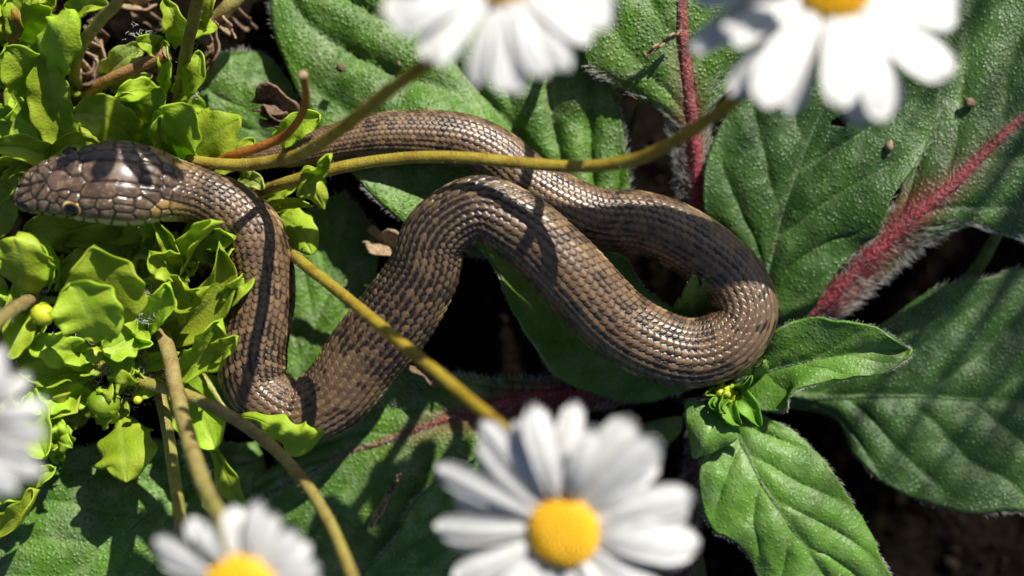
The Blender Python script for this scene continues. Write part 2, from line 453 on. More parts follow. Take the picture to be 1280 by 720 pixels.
# ------------------------------------------------------------------ rough leaves
def rough_leaf(root, mid, left, right, veins=7, amp=0.9, mat='rough', f=P, N=100, Mh=26, cup=0.0, wob=1.0, slant=0.55, red=None,
               rib=(1.0, 0.25), rib_cols=None, hole=None, hair=260, rib_hair=0, hair_len=1.5, seed=0, label=None, thick=0.45, rib_hair_len=2.0, fringe=0):
    cm = catmull(PL(mid, f), N); cl = catmull(PL(left, f), N); cr = catmull(PL(right, f), N)
    w = np.linspace(0, 1, Mh + 1)[1:]
    t = np.linspace(0, 1, N)
    rows = [cl[:, None] * w[::-1][None, :, None] + cm[:, None] * (1 - w[::-1])[None, :, None], cm[:, None],
            cr[:, None] * w[None, :, None] + cm[:, None] * (1 - w)[None, :, None]]
    V = np.concatenate(rows, 1)
    W = np.concatenate([-w[::-1], [0], w])[None].repeat(N, 0); T = t[:, None].repeat(W.shape[1], 1)
    # normals of the smooth sheet
    du = np.gradient(V, axis=0); dv = np.gradient(V, axis=1)
    nrm = unit(np.cross(du, dv)); nrm = np.where(nrm[..., 2:3] < 0, -nrm, nrm)
    aw = np.abs(W)
    ph = T * veins - aw * slant * veins * 0.5 + np.where(W > 0, 0.37, 0.0) + 0.35 * (fbm(T * 5 + seed, W * 2 + 9, 3 + seed) - 0.5)
    fr = np.abs(ph - np.round(ph))            # 0 on a vein, .5 between
    wid = np.linalg.norm(cl - cr, axis=1)[:, None] / 2
    env = np.clip(aw * 5, 0, 1) * np.clip((1 - aw) * 3.0, 0.15, 1) * np.clip(np.minimum(T, 1 - T) * 8, 0, 1) * np.clip(wid / 9, 0.1, 1)
    h = amp * env * (np.sin(np.pi * fr) ** 0.6 - 0.55)
    h += amp * 0.35 * env * (fbm(V[..., 0] / 2.6, V[..., 1] / 2.6, 50 + seed) - 0.5) * 2
    h -= 0.55 * amp * np.exp(-(aw * wid / 1.1) ** 2) * np.clip((1 - T) * 3, 0, 1)
    h += wob * (fbm(V[..., 0] / 14 + seed, V[..., 1] / 14, 70 + seed) - 0.5) * 2.0
    h += wob * 0.6 * aw ** 3 * np.sin(T * 21 + W * 2 + seed)
    h += cup * aw ** 2
    # small dents and nicks of the margin
    nick = 0.5 * (fbm(T * 34 + seed, np.sign(W) * 3 + 5, 90 + seed) - 0.5) * aw ** 8
    outd = unit(np.where((W < 0)[..., None], (cl - cm)[:, None], (cr - cm)[:, None]))
    V = V + nrm * h[..., None] + outd * nick[..., None]
    vein = np.exp(-(fr / 0.055) ** 2) * np.clip(1.1 - aw, 0, 1) * 0.8 + np.exp(-(aw * wid / 0.6) ** 2) * 0.6
    if red is None: rd = np.zeros_like(vein)
    else:
        rl, rw = red
        rd = np.clip((rl - T) / (rl * 0.4), 0, 1) * np.exp(-(aw * wid / (rw * (1 - 0.75 * np.clip(T / rl, 0, 1)))) ** 2)
    F = grid_faces(N, W.shape[1])
    vv = V.reshape(-1, 3)
    if hole is not None:
        hc, hr = P(*hole[0]), hole[1]
        cen = vv[F].mean(1)
        ex = np.array([math.cos(hole[2]), math.sin(hole[2])])
        dx = (cen - hc)[:, 0] * ex[0] + (cen - hc)[:, 1] * ex[1]; dy = -(cen - hc)[:, 0] * ex[1] + (cen - hc)[:, 1] * ex[0]
        F = F[(dx / hr[0]) ** 2 + (dy / hr[1]) ** 2 > 1]
    o = mobj('leaf', vv, F, M[mat], root, attrs={'vein': vein, 'red': rd})
    sm = o.modifiers.new('thickness', 'SOLIDIFY'); sm.thickness = thick / 1000; sm.offset = -1 if nrm[..., 2].mean() > 0 else 1
    if label: o['label'] = label
    # midrib, a rounded cord let into the blade
    mcol = Mh
    rc = V[:, mcol] + np.array([0, 0, 0.12])
    n_ = len(rc)
    rr = np.linspace(rib[0], rib[1], n_)
    tv, tq, (f0, f1) = tube_verts(rc, rr, 10, 0.25)
    tri = np.vstack([tq[:, [0, 1, 2]], tq[:, [0, 2, 3]], f0, f1])
    rcs = rib_cols or [(0.09, 0.16, 0.05), (0.08, 0.15, 0.04)]
    rcs = np.array(rcs); tt = np.linspace(0, 1, n_)
    ct = np.stack([np.interp(tt, np.linspace(0, 1, len(rcs)), rcs[:, k]) for k in range(3)], 1)
    ct = ct * (0.45 + 1.0 * fbm(tt * 30, tt * 0 + seed, 8)[:, None])
    mr = mobj('midrib', tv, tri, M['rib'], o, cols=np.vstack([np.repeat(ct, 10, 0), ct[0], ct[-1]]))
    if label and rib_cols: mr['label'] = 'hairy red midrib'
    pos = []; dr = []; ln = []
    if hair:
        for side, c_ in ((0, V[:, 0]), (1, V[:, -1])):
            i = rng.integers(4, N - 1, hair * 2); i = i[vnoise(i * 0.13 + seed, i * 0 + side * 7.0, 5) > 0.25 + 0.5 * rng.random(len(i))]; hn = len(i); fr_ = rng.random((hn, 1))
            p = c_[i] * (1 - fr_) + c_[np.minimum(i + 1, N - 1)] * fr_
            od = unit(c_[i] - cm[i]); tg = unit(np.gradient(c_, axis=0))[i]
            pos.append(p); dr.append(od + 0.55 * tg + rng.normal(size=(hn, 3)) * 0.3 + [0, 0, 0.2]); ln.append(rng.uniform(0.25, 1, hn) * hair_len)
        # short bristles standing on the blade
        k = hair * 2
        i = rng.integers(3, N - 3, k); j = rng.integers(1, W.shape[1] - 1, k)
        pos.append(V[i, j] + rng.normal(size=(k, 3)) * 0.1); dr.append(nrm[i, j] * 0.55 + unit(np.gradient(cm, axis=0))[i] * 0.8 + rng.normal(size=(k, 3)) * 0.25); ln.append(rng.uniform(0.3, 0.9, k) * 0.9)
    if rib_hair:
        i = (rng.random(rib_hair) ** 1.3 * (N - 2)).astype(int)
        a = rng.uniform(-2.2, 2.2, rib_hair)
        tg = unit(np.gradient(rc, axis=0))[i]; sd = unit(np.cross(tg, [[0, 0, 1]])); up = np.cross(sd, tg)
        d = sd * np.sin(a)[:, None] + up * np.cos(a)[:, None]
        pos.append(rc[i] + d * (rr[i] * 0.9)[:, None]); dr.append(d + 0.5 * tg + rng.normal(size=(rib_hair, 3)) * 0.3); ln.append(rng.uniform(0.4, 1, rib_hair) * rib_hair_len)
    for c_ in ((V[:, 0], V[:, -1]) if fringe else ()):
        i = (rng.random(fringe) * N * 0.62).astype(int)
        inw = rng.random((fringe, 1)) ** 2 * 0.75
        od = unit(c_[i] - cm[i]); tg = unit(np.gradient(c_, axis=0))[i]
        tuft = np.floor(i / 2.0)[:, None]
        pos.append(c_[i] * (1 - inw) + cm[i] * inw + rng.normal(size=(fringe, 3)) * 0.15 + [0, 0, 0.5]); dr.append(od * 0.9 + 0.6 * tg * np.sin(tuft * 12.9) + rng.normal(size=(fringe, 3)) * 0.2 + [0, 0, 0.45]); ln.append(rng.uniform(0.5, 1, fringe) * rib_hair_len)
    if pos:
        hairs(np.vstack(pos), np.vstack(dr), np.concatenate(ln), o, M['hair'])
    return o

RED = [(0.2, 0.014, 0.026), (0.32, 0.03, 0.045), (0.3, 0.06, 0.055), (0.14, 0.1, 0.05)]
rosette = empty('rough_leaved_rosette', P(885, 455, -40))
tag(rosette, 'rosette of large rough dark green leaves with hairy red midribs under the snake', 'plant')
ra = dict(root=rosette)
# upper leaf behind the tail
rough_leaf(mid=[(760, 300, -7), (640, 158, -5), (560, 70, -3), (470, -30, -2), (400, -120, -4)],
           left=[(740, 330, -9), (590, 318, -6), (508, 282, 1), (443, 222, 1), (400, 165, -5), (362, 92, -5), (345, 40, -4), (338, -20, -4), (350, -80, -5), (400, -120, -4)],
           right=[(788, 300, -8), (787, 240, -5), (783, 190, -4), (772, 130, -4), (745, 60, -3), (700, -10, -3), (620, -80, -3), (500, -130, -4), (400, -120, -4)],
           veins=5, amp=2.3, seed=1, wob=1.3, slant=0.95, hair=420, rib=(0.8, 0.2), label='broad quilted leaf lying behind the tail', **ra)
# leaf with the red midrib at the top
rough_leaf(mid=[(884, 420, -14), (874, 270, -8), (866, 160, -1), (855, 60, 4), (852, -20, 6), (850, -130, 4)],
           left=[(876, 420, -14), (850, 270, -9), (838, 165, -3), (816, 128, 0), (770, 108, 1), (736, 84, 2), (726, 40, 3), (740, -30, 4), (790, -100, 4), (850, -130, 4)],
           right=[(892, 420, -14), (889, 270, -9), (886, 170, -3), (892, 130, -1), (925, 100, 1), (965, 60, 2), (980, 10, 3), (960, -50, 4), (910, -110, 4), (850, -130, 4)],
           veins=6, amp=0.8, seed=2, red=(0.75, 5.0), rib=(1.5, 0.9), rib_cols=RED, rib_hair=700, fringe=1300, hair=380, label='leaf on a hairy crimson stalk', **ra)
# right big leaf with the small hole
rough_leaf(mid=[(940, 430, -9), (960, 330, -5), (985, 240, -2), (1030, 130, 0), (1075, 20, 1), (1100, -60, 0)],
           left=[(925, 420, -10), (920, 320, -6), (882, 262, -5), (879, 225, -4), (890, 180, -3), (912, 130, -2), (940, 60, -1), (980, -10, 0), (1040, -60, 0), (1100, -60, 0)],
           right=[(965, 425, -8), (1008, 396, -5), (1042, 345, -2), (1070, 312, -1), (1098, 292, 1), (1112, 255, 2), (1140, 212, 2), (1168, 160, 2), (1172, 90, 2), (1160, 10, 1), (1100, -60, 0)],
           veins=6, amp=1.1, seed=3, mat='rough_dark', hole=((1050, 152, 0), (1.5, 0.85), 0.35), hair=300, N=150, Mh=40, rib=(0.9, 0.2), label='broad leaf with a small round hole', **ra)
# leaf with the red midrib at the right
rough_leaf(mid=[(960, 430, -13), (1010, 398, -9), (1062, 348, -5), (1130, 280, -1), (1185, 236, 1), (1240, 182, 2), (1310, 120, 3), (1380, 50, 2)],
           left=[(948, 418, -13), (998, 384, -10), (1048, 332, -6), (1104, 268, -3), (1128, 236, -3), (1140, 190, -3), (1150, 110, -3), (1170, 20, -3), (1230, -50, -2), (1310, -30, 0), (1380, 50, 2)],
           right=[(972, 440, -13), (1026, 412, -10), (1086, 366, -7), (1154, 304, -4), (1204, 280, -1), (1245, 292, -1), (1290, 302, -1), (1350, 280, -1), (1390, 200, 0), (1380, 50, 2)],
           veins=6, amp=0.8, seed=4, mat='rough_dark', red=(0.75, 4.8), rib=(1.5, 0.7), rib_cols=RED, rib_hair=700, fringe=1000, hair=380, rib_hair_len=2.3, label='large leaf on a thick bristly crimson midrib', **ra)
# right lower big leaf
rough_leaf(mid=[(930, 480, -12), (1010, 496, -9), (1100, 495, -6), (1180, 497, -5), (1260, 502, -4), (1400, 505, -4)],
           left=[(930, 470, -13), (1010, 470, -11), (1080, 420, -8), (1120, 392, -6), (1170, 360, -5), (1230, 346, -5), (1300, 336, -5), (1360, 380, -5), (1400, 505, -4)],
           right=[(930, 490, -13), (1010, 512, -12), (1052, 530, -9), (1070, 568, -7), (1105, 604, -6), (1155, 627, -5), (1210, 641, -4), (1260, 637, -4), (1330, 630, -4), (1400, 505, -4)],
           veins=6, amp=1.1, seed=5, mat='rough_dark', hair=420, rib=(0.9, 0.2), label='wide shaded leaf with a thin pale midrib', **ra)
# leaf low left with a red midrib
rough_leaf(mid=[(850, 480, -10), (770, 488, -7), (690, 492, -5), (630, 503, -4), (560, 522, -4), (490, 548, -4), (420, 572, -5), (340, 618, -6), (280, 668, -8)],
           left=[(850, 488, -10), (770, 506, -8), (700, 520, -6), (640, 560, -6), (590, 620, -6), (520, 690, -6), (460, 730, -7), (370, 740, -8), (280, 668, -8)],
           right=[(850, 472, -10), (770, 474, -8), (700, 474, -7), (640, 478, -6), (580, 468, -5), (510, 455, -5), (440, 490, -6), (390, 548, -6), (340, 585, -7), (295, 625, -8), (280, 668, -8)],
           veins=8, amp=0.8, seed=6, red=(0.66, 5.0), rib=(1.2, 0.4), rib_cols=RED[:2] + [(0.17, 0.05, 0.03), (0.14, 0.12, 0.05), (0.1, 0.16, 0.04)], rib_hair=700, fringe=700, hair=420, label='leaf with a hairy red midrib beneath the lower coil', **ra)
# leaf under the lower daisy
rough_leaf(mid=[(850, 530, -9), (790, 540, -4), (700, 590, -1), (600, 660, -1), (520, 740, -3), (470, 800, -5)],
           left=[(850, 540, -9), (800, 590, -5), (760, 660, -3), (700, 730, -3), (620, 790, -4), (470, 800, -5)],
           right=[(850, 520, -9), (770, 538, -4), (730, 524, -2), (680, 524, -1), (610, 566, 0), (552, 596, 0), (515, 630, 0), (492, 680, 0), (455, 715, -1), (420, 770, -3), (470, 800, -5)],
           veins=7, amp=0.8, seed=7, hair=420, rib=(0.9, 0.2), label='pimpled leaf under the daisy with the long stem', **ra)
# red stalk running down from the heart of the rosette
rough_leaf(mid=[(880, 500, -12), (868, 590, -10), (858, 660, -9), (850, 740, -9), (840, 830, -10)],
           left=[(888, 500, -12), (878, 590, -11), (870, 660, -10), (880, 740, -10), (840, 830, -10)],
           right=[(872, 500, -12), (856, 590, -11), (842, 660, -10), (815, 740, -10), (840, 830, -10)],
           veins=4, amp=0.3, seed=8, mat='rough_dark', red=(0.9, 6.0), rib=(1.9, 1.2), rib_cols=[(0.06, 0.012, 0.012), (0.08, 0.02, 0.02)], rib_hair=1300, hair=120, label='dark red hairy leaf stalk', **ra)
# bright lower leaf
rough_leaf(mid=[(912, 515, -1), (935, 570, 4), (968, 630, 6), (1010, 690, 5), (1060, 770, 2)],
           left=[(930, 512, -1), (960, 522, 3), (1000, 546, 4), (1042, 592, 5), (1075, 642, 5), (1100, 692, 4), (1120, 740, 3), (1105, 790, 2), (1060, 770, 2)],
           right=[(902, 520, -1), (884, 556, 2), (874, 592, 3), (879, 636, 3), (894, 664, 3), (914, 672, 4), (932, 688, 4), (946, 716, 3), (970, 760, 2), (1060, 770, 2)],
           veins=5, amp=1.0, seed=9, mat='rough_young', hair=360, rib=(0.7, 0.2), hair_len=1.0, label='bright young leaf pointing away from the bud', **ra)
# young leaf right of the coil
rough_leaf(mid=[(915, 478, 1), (985, 458, 6), (1050, 445, 9), (1105, 438, 10), (1139, 437, 9)],
           left=[(925, 460, 2), (958, 418, 7), (990, 402, 9), (1040, 396, 11), (1090, 407, 12), (1125, 424, 11), (1139, 437, 9)],
           right=[(915, 496, 0), (950, 512, 4), (984, 512, 7), (994, 494, 8), (1020, 479, 9), (1060, 474, 10), (1100, 467, 10), (1131, 452, 10), (1139, 437, 9)],
           veins=4, amp=0.6, seed=10, mat='rough_young', hair=260, rib=(0.6, 0.2), hair_len=0.8, cup=0.6, label='smooth young leaf beside the coil', **ra)
# young leaf lying under the upper coil
rough_leaf(mid=[(880, 465, -6), (800, 425, -9), (720, 365, -9), (650, 315, -8), (585, 285, -7)],
           left=[(872, 485, -6), (800, 503, -7), (750, 496, -6), (700, 473, -1), (668, 440, 4), (642, 385, 5), (626, 348, 3), (600, 312, -2), (585, 285, -7)],
           right=[(888, 440, -5), (848, 396, 0), (812, 362, 1), (786, 326, 0), (752, 311, -2), (700, 285, -6), (640, 270, -8), (585, 285, -7)],
           veins=6, amp=0.5, seed=11, mat='rough_young', hair=380, rib=(0.8, 0.2), hair_len=0.8, label='young leaf lying under the upper coil', **ra)
# folded bract leaf below the bud
rough_leaf(mid=[(908, 505, 4), (890, 528, 8), (880, 550, 9), (868, 571, 6)],
           left=[(918, 512, 4), (921, 530, 6), (922, 545, 7), (900, 558, 6), (868, 571, 6)],
           right=[(898, 500, 4), (878, 502, 6), (858, 500, 5), (860, 530, 6), (868, 571, 6)],
           veins=2, amp=0.3, seed=12, mat='rough_young', hair=160, rib=(0.35, 0.15), hair_len=0.7, N=40, Mh=10, wob=0.3, label='small triangular leaf below the bud', **ra)
# small tips standing inside the loop
for (m_, w_, sd) in (([(872, 420, -2), (866, 395, 3), (866, 366, 8), (868, 346, 12)], 17, 13), ([(880, 420, -2), (888, 395, 2), (888, 368, 7), (880, 350, 11)], 22, 14), ([(855, 420, -2), (850, 400, 2), (848, 385, 5), (849, 374, 7)], 7, 15),
                     ([(930, 480, 0), (945, 468, 4), (952, 458, 7), (954, 450, 8)], 8, 16)):
    m_ = [tuple(x) for x in m_]
    lf = [(x - w_ * q, y, z) for (x, y, z), q in zip(m_, (0.5, 1, 0.8, 0))]
    rt = [(x + w_ * q, y, z - 1) for (x, y, z), q in zip(m_, (0.5, 1, 0.8, 0))]
    rough_leaf(mid=m_, left=lf, right=rt, veins=2, amp=0.2, seed=sd, mat='rough_young', hair=40, rib=(0.3, 0.12), hair_len=0.5, N=30, Mh=8, wob=0.2, **ra)

# the bud in the heart of the rosette
def ellipsoid(c, r, n=14, m=20, tilt=None, noise=0.05, seed=0):
    u = np.linspace(0, np.pi, n)[:, None]; a = np.linspace(0, 2 * np.pi, m, endpoint=False)[None]
    d = np.stack([np.sin(u) * np.cos(a), np.sin(u) * np.sin(a), np.cos(u) + 0 * a], -1)
    rr = 1 + noise * (fbm(d[..., 0] * 2 + seed + 5, d[..., 1] * 2 + d[..., 2] + 5, seed) - 0.5) * 2
    v = d * rr[..., None] * np.asarray(r, float)
    if tilt is not None: v = v @ np.array(Matrix.Rotation(tilt[0], 3, tilt[1]).transposed())
    return v.reshape(-1, 3) + np.asarray(c), grid_faces(n, m, True)

br_ = np.random.default_rng(5)
for k in range(16):
    a = k * 2.4; q = 1.9 * math.sqrt((k + 0.4) / 16)
    r = br_.uniform(0.45, 0.8)
    v, fq = ellipsoid(P(909, 494, 6.2) + np.array([q * math.cos(a), q * math.sin(a), 1.6 - 0.35 * q * q]), (r, r, r * 1.15), 9, 12, seed=k, noise=0.25)
    mobj('bud', v, fq, M['bud_yellow' if k % 3 == 0 else 'bud'], rosette)

# ------------------------------------------------------------------ other rough leaves on the left
def extra_leaf_plant(org, label):
    e = empty('rough_leaved_plant', org); tag(e, label, 'plant'); return e
rl = extra_leaf_plant(P(330, 575, -22), 'low rough green leaves spreading flat beneath the weeds and the neck of the snake')
rough_leaf(rl, mid=[(330, 570, -10), (230, 612, -3), (140, 680, 2), (60, 740, 3), (-40, 800, 2)],
           left=[(330, 590, -10), (300, 660, -3), (240, 730, 0), (160, 800, 1), (60, 840, 1), (-40, 800, 2)],
           right=[(320, 555, -10), (230, 550, -6), (140, 552, -3), (60, 570, 0), (-10, 610, 1), (-60, 680, 1), (-40, 800, 2)],
           veins=7, amp=0.9, seed=21, hair=300, rib=(0.6, 0.2), label='flat leaf lit at the lower edge of the weeds')
rough_leaf(rl, mid=[(330, 560, -12), (372, 470, -9), (400, 390, -8), (420, 310, -9), (430, 240, -10)],
           left=[(318, 555, -12), (320, 470, -10), (338, 390, -9), (358, 320, -9), (385, 260, -10), (430, 240, -10)],
           right=[(345, 560, -12), (420, 485, -9), (456, 410, -8), (470, 350, -9), (468, 290, -10), (430, 240, -10)],
           veins=6, amp=0.8, seed=22, hair=260, rib=(0.5, 0.15), label='pale rough leaf between the neck and the lower coil')
rl2 = extra_leaf_plant(P(350, 190, -22), 'single broad rough leaf half in shade beside the cut orange stem')
rough_leaf(rl2, mid=[(350, 200, -12), (318, 150, -8), (296, 110, -6), (285, 66, -6)],
           left=[(335, 205, -12), (268, 170, -8), (240, 130, -7), (238, 90, -7), (262, 70, -6), (285, 66, -6)],
           right=[(362, 200, -12), (372, 150, -10), (366, 110, -9), (340, 74, -8), (310, 64, -7), (285, 66, -6)],
           veins=4, amp=0.6, seed=23, hair=200, rib=(0.5, 0.15))

# ------------------------------------------------------------------ the snake
SN = np.array([  # px, py, half width px, z centre mm, roll deg   head -> tail
    (21, 235, 5, 22.0, 16), (26, 238, 15, 22.0, 16), (38, 239, 24, 22.2, 16), (60, 236, 34, 22.4, 16), (96, 232, 43, 22.4, 16), (134, 229, 51, 22, 16), (164, 230, 51, 21, 15),
    (192, 233, 45, 19, 12), (218, 238, 38, 17, 10), (250, 246, 34, 14.5, 6), (284, 263, 37, 12, 3), (314, 296, 41, 10, 0), (326, 340, 40, 8.5, 0), (327, 375, 40, 8, 0),
    (320, 410, 41, 7.5, 0), (315, 447, 42, 7, 0), (325, 489, 40, 6.5, 0), (370, 515, 40, 6.5, 0), (419, 492, 44, 7, 0), (458, 441, 47, 8.5, 0), (497, 393, 48, 11, 0), (528, 343, 44, 14, 0),
    (548, 290, 40, 16.5, 0), (598, 261, 40, 17.5, 0), (650, 284, 42, 17, 0), (688, 317, 43, 15.5, 0), (716, 345, 44, 14, 0), (770, 402, 44, 10.5, 0), (822, 432, 43, 8.5, 0), (868, 441, 42, 7.5, 0),
    (908, 427, 41, 7.5, 0), (931, 392, 39, 7.5, 0), (918, 350, 38, 7, 0), (880, 316, 39, 6.5, 0), (840, 292, 39, 6, 0), (797, 278, 38, 5.5, 0), (748, 274, 37, 5.2, 0), (706, 257, 36, 4.8, 0),
    (662, 230, 34, 4.3, 0), (622, 196, 33, 4.3, 0), (584, 177, 32, 4.5, 0), (540, 170, 31, 4.5, 0), (480, 169, 28, 4.5, 0), (430, 176, 24, 4.2, 0), (380, 187, 20, 4, 0), (330, 194, 15, 3.5, 0), (290, 194, 9, 3.2, 0), (262, 190, 3, 2.8, 0)], float)

def build_snake():
    ctrl = np.array([np.concatenate([P(x, y, z), [hw / S * (D - z) / D, rl_]]) for x, y, hw, z, rl_ in SN])
    dense = catmull(ctrl, 6000)
    c0 = dense[:, :3]; r0 = np.maximum(dense[:, 3], 0.15); roll0 = np.radians(dense[:, 4])
    s0 = np.concatenate([[0], np.cumsum(np.linalg.norm(np.diff(c0, axis=0), axis=1))])
    HEAD = 25.5                                                  # mm from the snout to where body scales begin
    rref = np.maximum(np.where(s0 < HEAD, 4.7, r0), 1.6)
    kp = 0.238
    u0 = np.concatenate([[0], np.cumsum(np.diff(s0) / (kp * (rref[1:] + rref[:-1]) / 2))])
    per = 9
    NU = int(u0[-1] * per)
    # finer rings on the snout so that the tip is round
    uu = np.linspace(0, u0[-1], NU)
    uu = np.concatenate([np.linspace(0, 1.6, 40, endpoint=False), uu[uu >= 1.6]])
    s = np.interp(uu, u0, s0); c = np.stack([np.interp(s, s0, c0[:, k]) for k in range(3)], 1)
    r = np.interp(s, s0, r0); roll = np.interp(s, s0, roll0)
    # smooth rounded snout
    r = np.where(s < 3.0, np.interp(3.0, s0, r0) * np.sqrt(np.clip(1 - (1 - s / 3.0) ** 2, 0.0004, 1)), r)
    n = len(c)
    t = unit(np.gradient(c, axis=0))
    k = 61; ker = np.hanning(k); ker /= ker.sum()
    tp = np.pad(t, ((k // 2, k // 2), (0, 0)), 'edge'); t = unit(np.stack([np.convolve(tp[:, j], ker, 'valid') for j in range(3)], 1))
    side = unit(np.cross(t, [[0, 0, 1]])); top = np.cross(side, t)     # t runs head -> tail
    # side points to the snake's ... image-down for the head (facing left) is side * -1 or +1: t=(+1,0,0) -> side=(0,-1,0) = image down
    NC = 28; sub = 9; mth = NC * sub
    th = np.linspace(-np.pi, np.pi, mth, endpoint=False)             # 0 top, + towards side
    TH = th[None].repeat(n, 0); Sg = s[:, None].repeat(mth, 1); U = uu[:, None].repeat(mth, 1); Rg = r[:, None]
    head = np.clip((HEAD + 1.5 - Sg) / 6.0, 0, 1)                    # 1 on the head, 0 on the body
    V = TH / (2 * np.pi) * NC
    # ---- body scales: overlapping lozenges
    curv = np.linalg.norm(np.gradient(t, axis=0), axis=1) / np.maximum(np.gradient(s), 1e-6)
    curv = np.convolve(np.pad(curv, (100, 100), 'edge'), np.hanning(201) / np.hanning(201).sum(), 'valid')
    # stretched skin, where the dark skin between the scales shows
    def bump_at(px, py, w):
        q = P(px, py, 12); d = np.linalg.norm(c[:, :2] - q[:2], axis=1); return np.exp(-(d / w) ** 2)
    stretch = 0.95 * bump_at(535, 330, 9) + 0.75 * bump_at(570, 272, 7) + 0.7 * bump_at(590, 260, 7) + 0.6 * bump_at(505, 380, 7) + 0.65 * bump_at(850, 440, 8) + 0.8 * bump_at(228, 245, 5) + 0.35 * bump_at(315, 440, 6)
    stretch = np.where(s > 215, 0, stretch)
    st = np.clip(stretch, 0, 1)[:, None]
    st = st * (0.75 + 0.5 * (fbm(U * 0.35, V * 0.5, 77) - 0.3))
    best = np.full(U.shape, -0.12); sid_i = np.zeros(U.shape, np.int64); sid_j = np.zeros(U.shape, np.int64); edge = np.ones(U.shape); inside = np.zeros(U.shape, bool); la = np.zeros(U.shape); lb = np.zeros(U.shape)
    jb = np.floor(V).astype(np.int64)
    for dj in (-1, 0, 1, 2):
        j = jb + dj
        off = 0.5 * (j % 2)
        ib = np.round(U - off).astype(np.int64)
        for di in (-1, 0, 1):
            i = ib + di
            # slight disorder of the rows
            hsh = np.sin(i * 12.9898 + (j % NC) * 78.233) * 43758.5453; hsh = hsh - np.floor(hsh)
            a = U - (i + off) - 0.05 * (hsh - 0.5); b_ = V - j + 0.06 * (hsh - 0.5)
            sc_ = np.clip(st, 0, 1) * (0.5 + 0.9 * hsh); wb = 0.60 - 0.07 * sc_; wa_f = 0.62 - 0.14 * sc_; wa_b = 0.78 - 0.18 * sc_; pe = 1.75 - 0.55 * sc_
            wa = np.where(a < 0, wa_f, wa_b)
            q = (np.abs(b_) / wb) ** pe + (np.abs(a) / wa) ** pe
            hh = 0.5 * (a + 0.62) + 0.3 * (1 - np.clip(np.abs(b_) / wb, 0, 1) ** 2.2) + 0.16 * np.exp(-(b_ / 0.09) ** 2) * np.clip(1.1 - q, 0, 1) - 0.45 * np.clip((q - 0.72) / 0.28, 0, 1) ** 2
            ok = (q < 1) & (hh > best)
            best = np.where(ok, hh, best); sid_i = np.where(ok, i, sid_i); sid_j = np.where(ok, j % NC, sid_j); edge = np.where(ok, q, edge); inside |= ok
            la = np.where(ok, a, la); lb = np.where(ok, b_, lb)
    belly = np.clip((np.abs(TH) - 2.0) / 0.25, 0, 1)
    bell_h = 0.25 * (U - np.floor(U))
    hs = best * (1 - belly) + bell_h * belly
    scale_h = kp * np.maximum(Rg, 1.6) * 0.27
    disp = hs * scale_h * (1 - head)
    # ---- colour of the body
    def hash_(i, j, kx):
        h = np.sin(i * 127.1 + j * 311.7 + kx * 74.7) * 43758.5453; return h - np.floor(h)
    h1 = hash_(sid_i, sid_j, 1)[..., None]; h2 = hash_(sid_i, sid_j, 2)[..., None]
    tan = np.array([0.15, 0.096, 0.054]); brown = np.array([0.082, 0.047, 0.022]); dark = np.array([0.028, 0.02, 0.014]); olive = np.array([0.18, 0.115, 0.05])
    mixn = fbm(sid_i * 0.21 + 3, sid_j * 0.35, 5)[..., None]
    C = brown + (tan - brown) * np.clip(0.3 + 0.9 * (mixn - 0.25) + 0.3 * (h1 - 0.5), 0, 1)
    C = C + (olive - C) * (0.35 * (h2 > 0.7))
    C = C * (0.89 + 0.22 * h2)
    # dark bars on the flanks, small dark spots beside the back
    si = sid_i.astype(float); sj = (sid_j - np.where(sid_j > NC // 2, NC, 0)).astype(float)
    bar = (np.mod(si + 0.8 * np.sin(si * 0.7), 6.0) < 2.0) & (np.abs(sj) >= 5) & (np.abs(sj) <= 9)
    spot = (np.mod(si + 3 + 1.5 * np.sin(si * 0.31), 5.0) < 1.5) & (np.abs(sj) >= 2) & (np.abs(sj) <= 3) & (h1[..., 0] > 0.25)
    C = np.where((bar & (h2[..., 0] > 0.3))[..., None], C * (0.16 + 0.45 * np.exp(-(lb / 0.2) ** 2))[..., None] + dark * 0.2, C)
    dash = (0.07 + 0.75 * np.exp(-(lb / 0.24) ** 2))[..., None]           # dark dashes run along the sides of a scale
    C = np.where(spot[..., None], C * dash, C)
    fl = fbm(si * 0.16 + 40, sj * 0.2 + 3, 61)                        # freckled stretches of the body
    C = np.where(((hash_(sid_i, sid_j, 9) > 0.95 - 0.14 * np.clip((fl - 0.42) * 4, 0, 1) - 0.75 * np.clip(st * 1.5, 0, 1) * np.clip((fl - 0.36) * 6, 0.15, 1)))[..., None], C * dash, C)
    C = np.where(((np.mod(si + 2, 6.0) < 1.2) & (np.abs(sj) >= 6) & (h1[..., 0] > 0.4))[..., None], C * 0.4 + np.array([0.36, 0.25, 0.12]) * 0.6, C)
    rimc = np.clip((edge - 0.5) / 0.42, 0, 1)[..., None]
    C = C * (1 - 0.45 * rimc)
    C = C * (1 + 0.35 * np.exp(-(lb / 0.07) ** 2) * (la > -0.2))[..., None]                  # pale keel
    C = np.where(inside[..., None], C, np.array([0.018, 0.012, 0.009]))
    bc = np.array([0.40, 0.36, 0.2]) * (0.7 + 0.5 * hash_(np.floor(U), np.floor(V / 4), 3)[..., None])
    bc = np.where((hash_(np.floor(U), np.floor(V / 3), 4) > 0.55)[..., None], np.array([0.05, 0.045, 0.035]), bc)
    C = C * (1 - belly[..., None]) + bc * belly[..., None]
    C = C * (0.9 + 0.2 * fbm(U * 3.1, V * 3.1, 15)[..., None])
    # ---- head plates
    zoom = lambda x, y: (x / 5.142 + 10, y / 5.142 + 160)
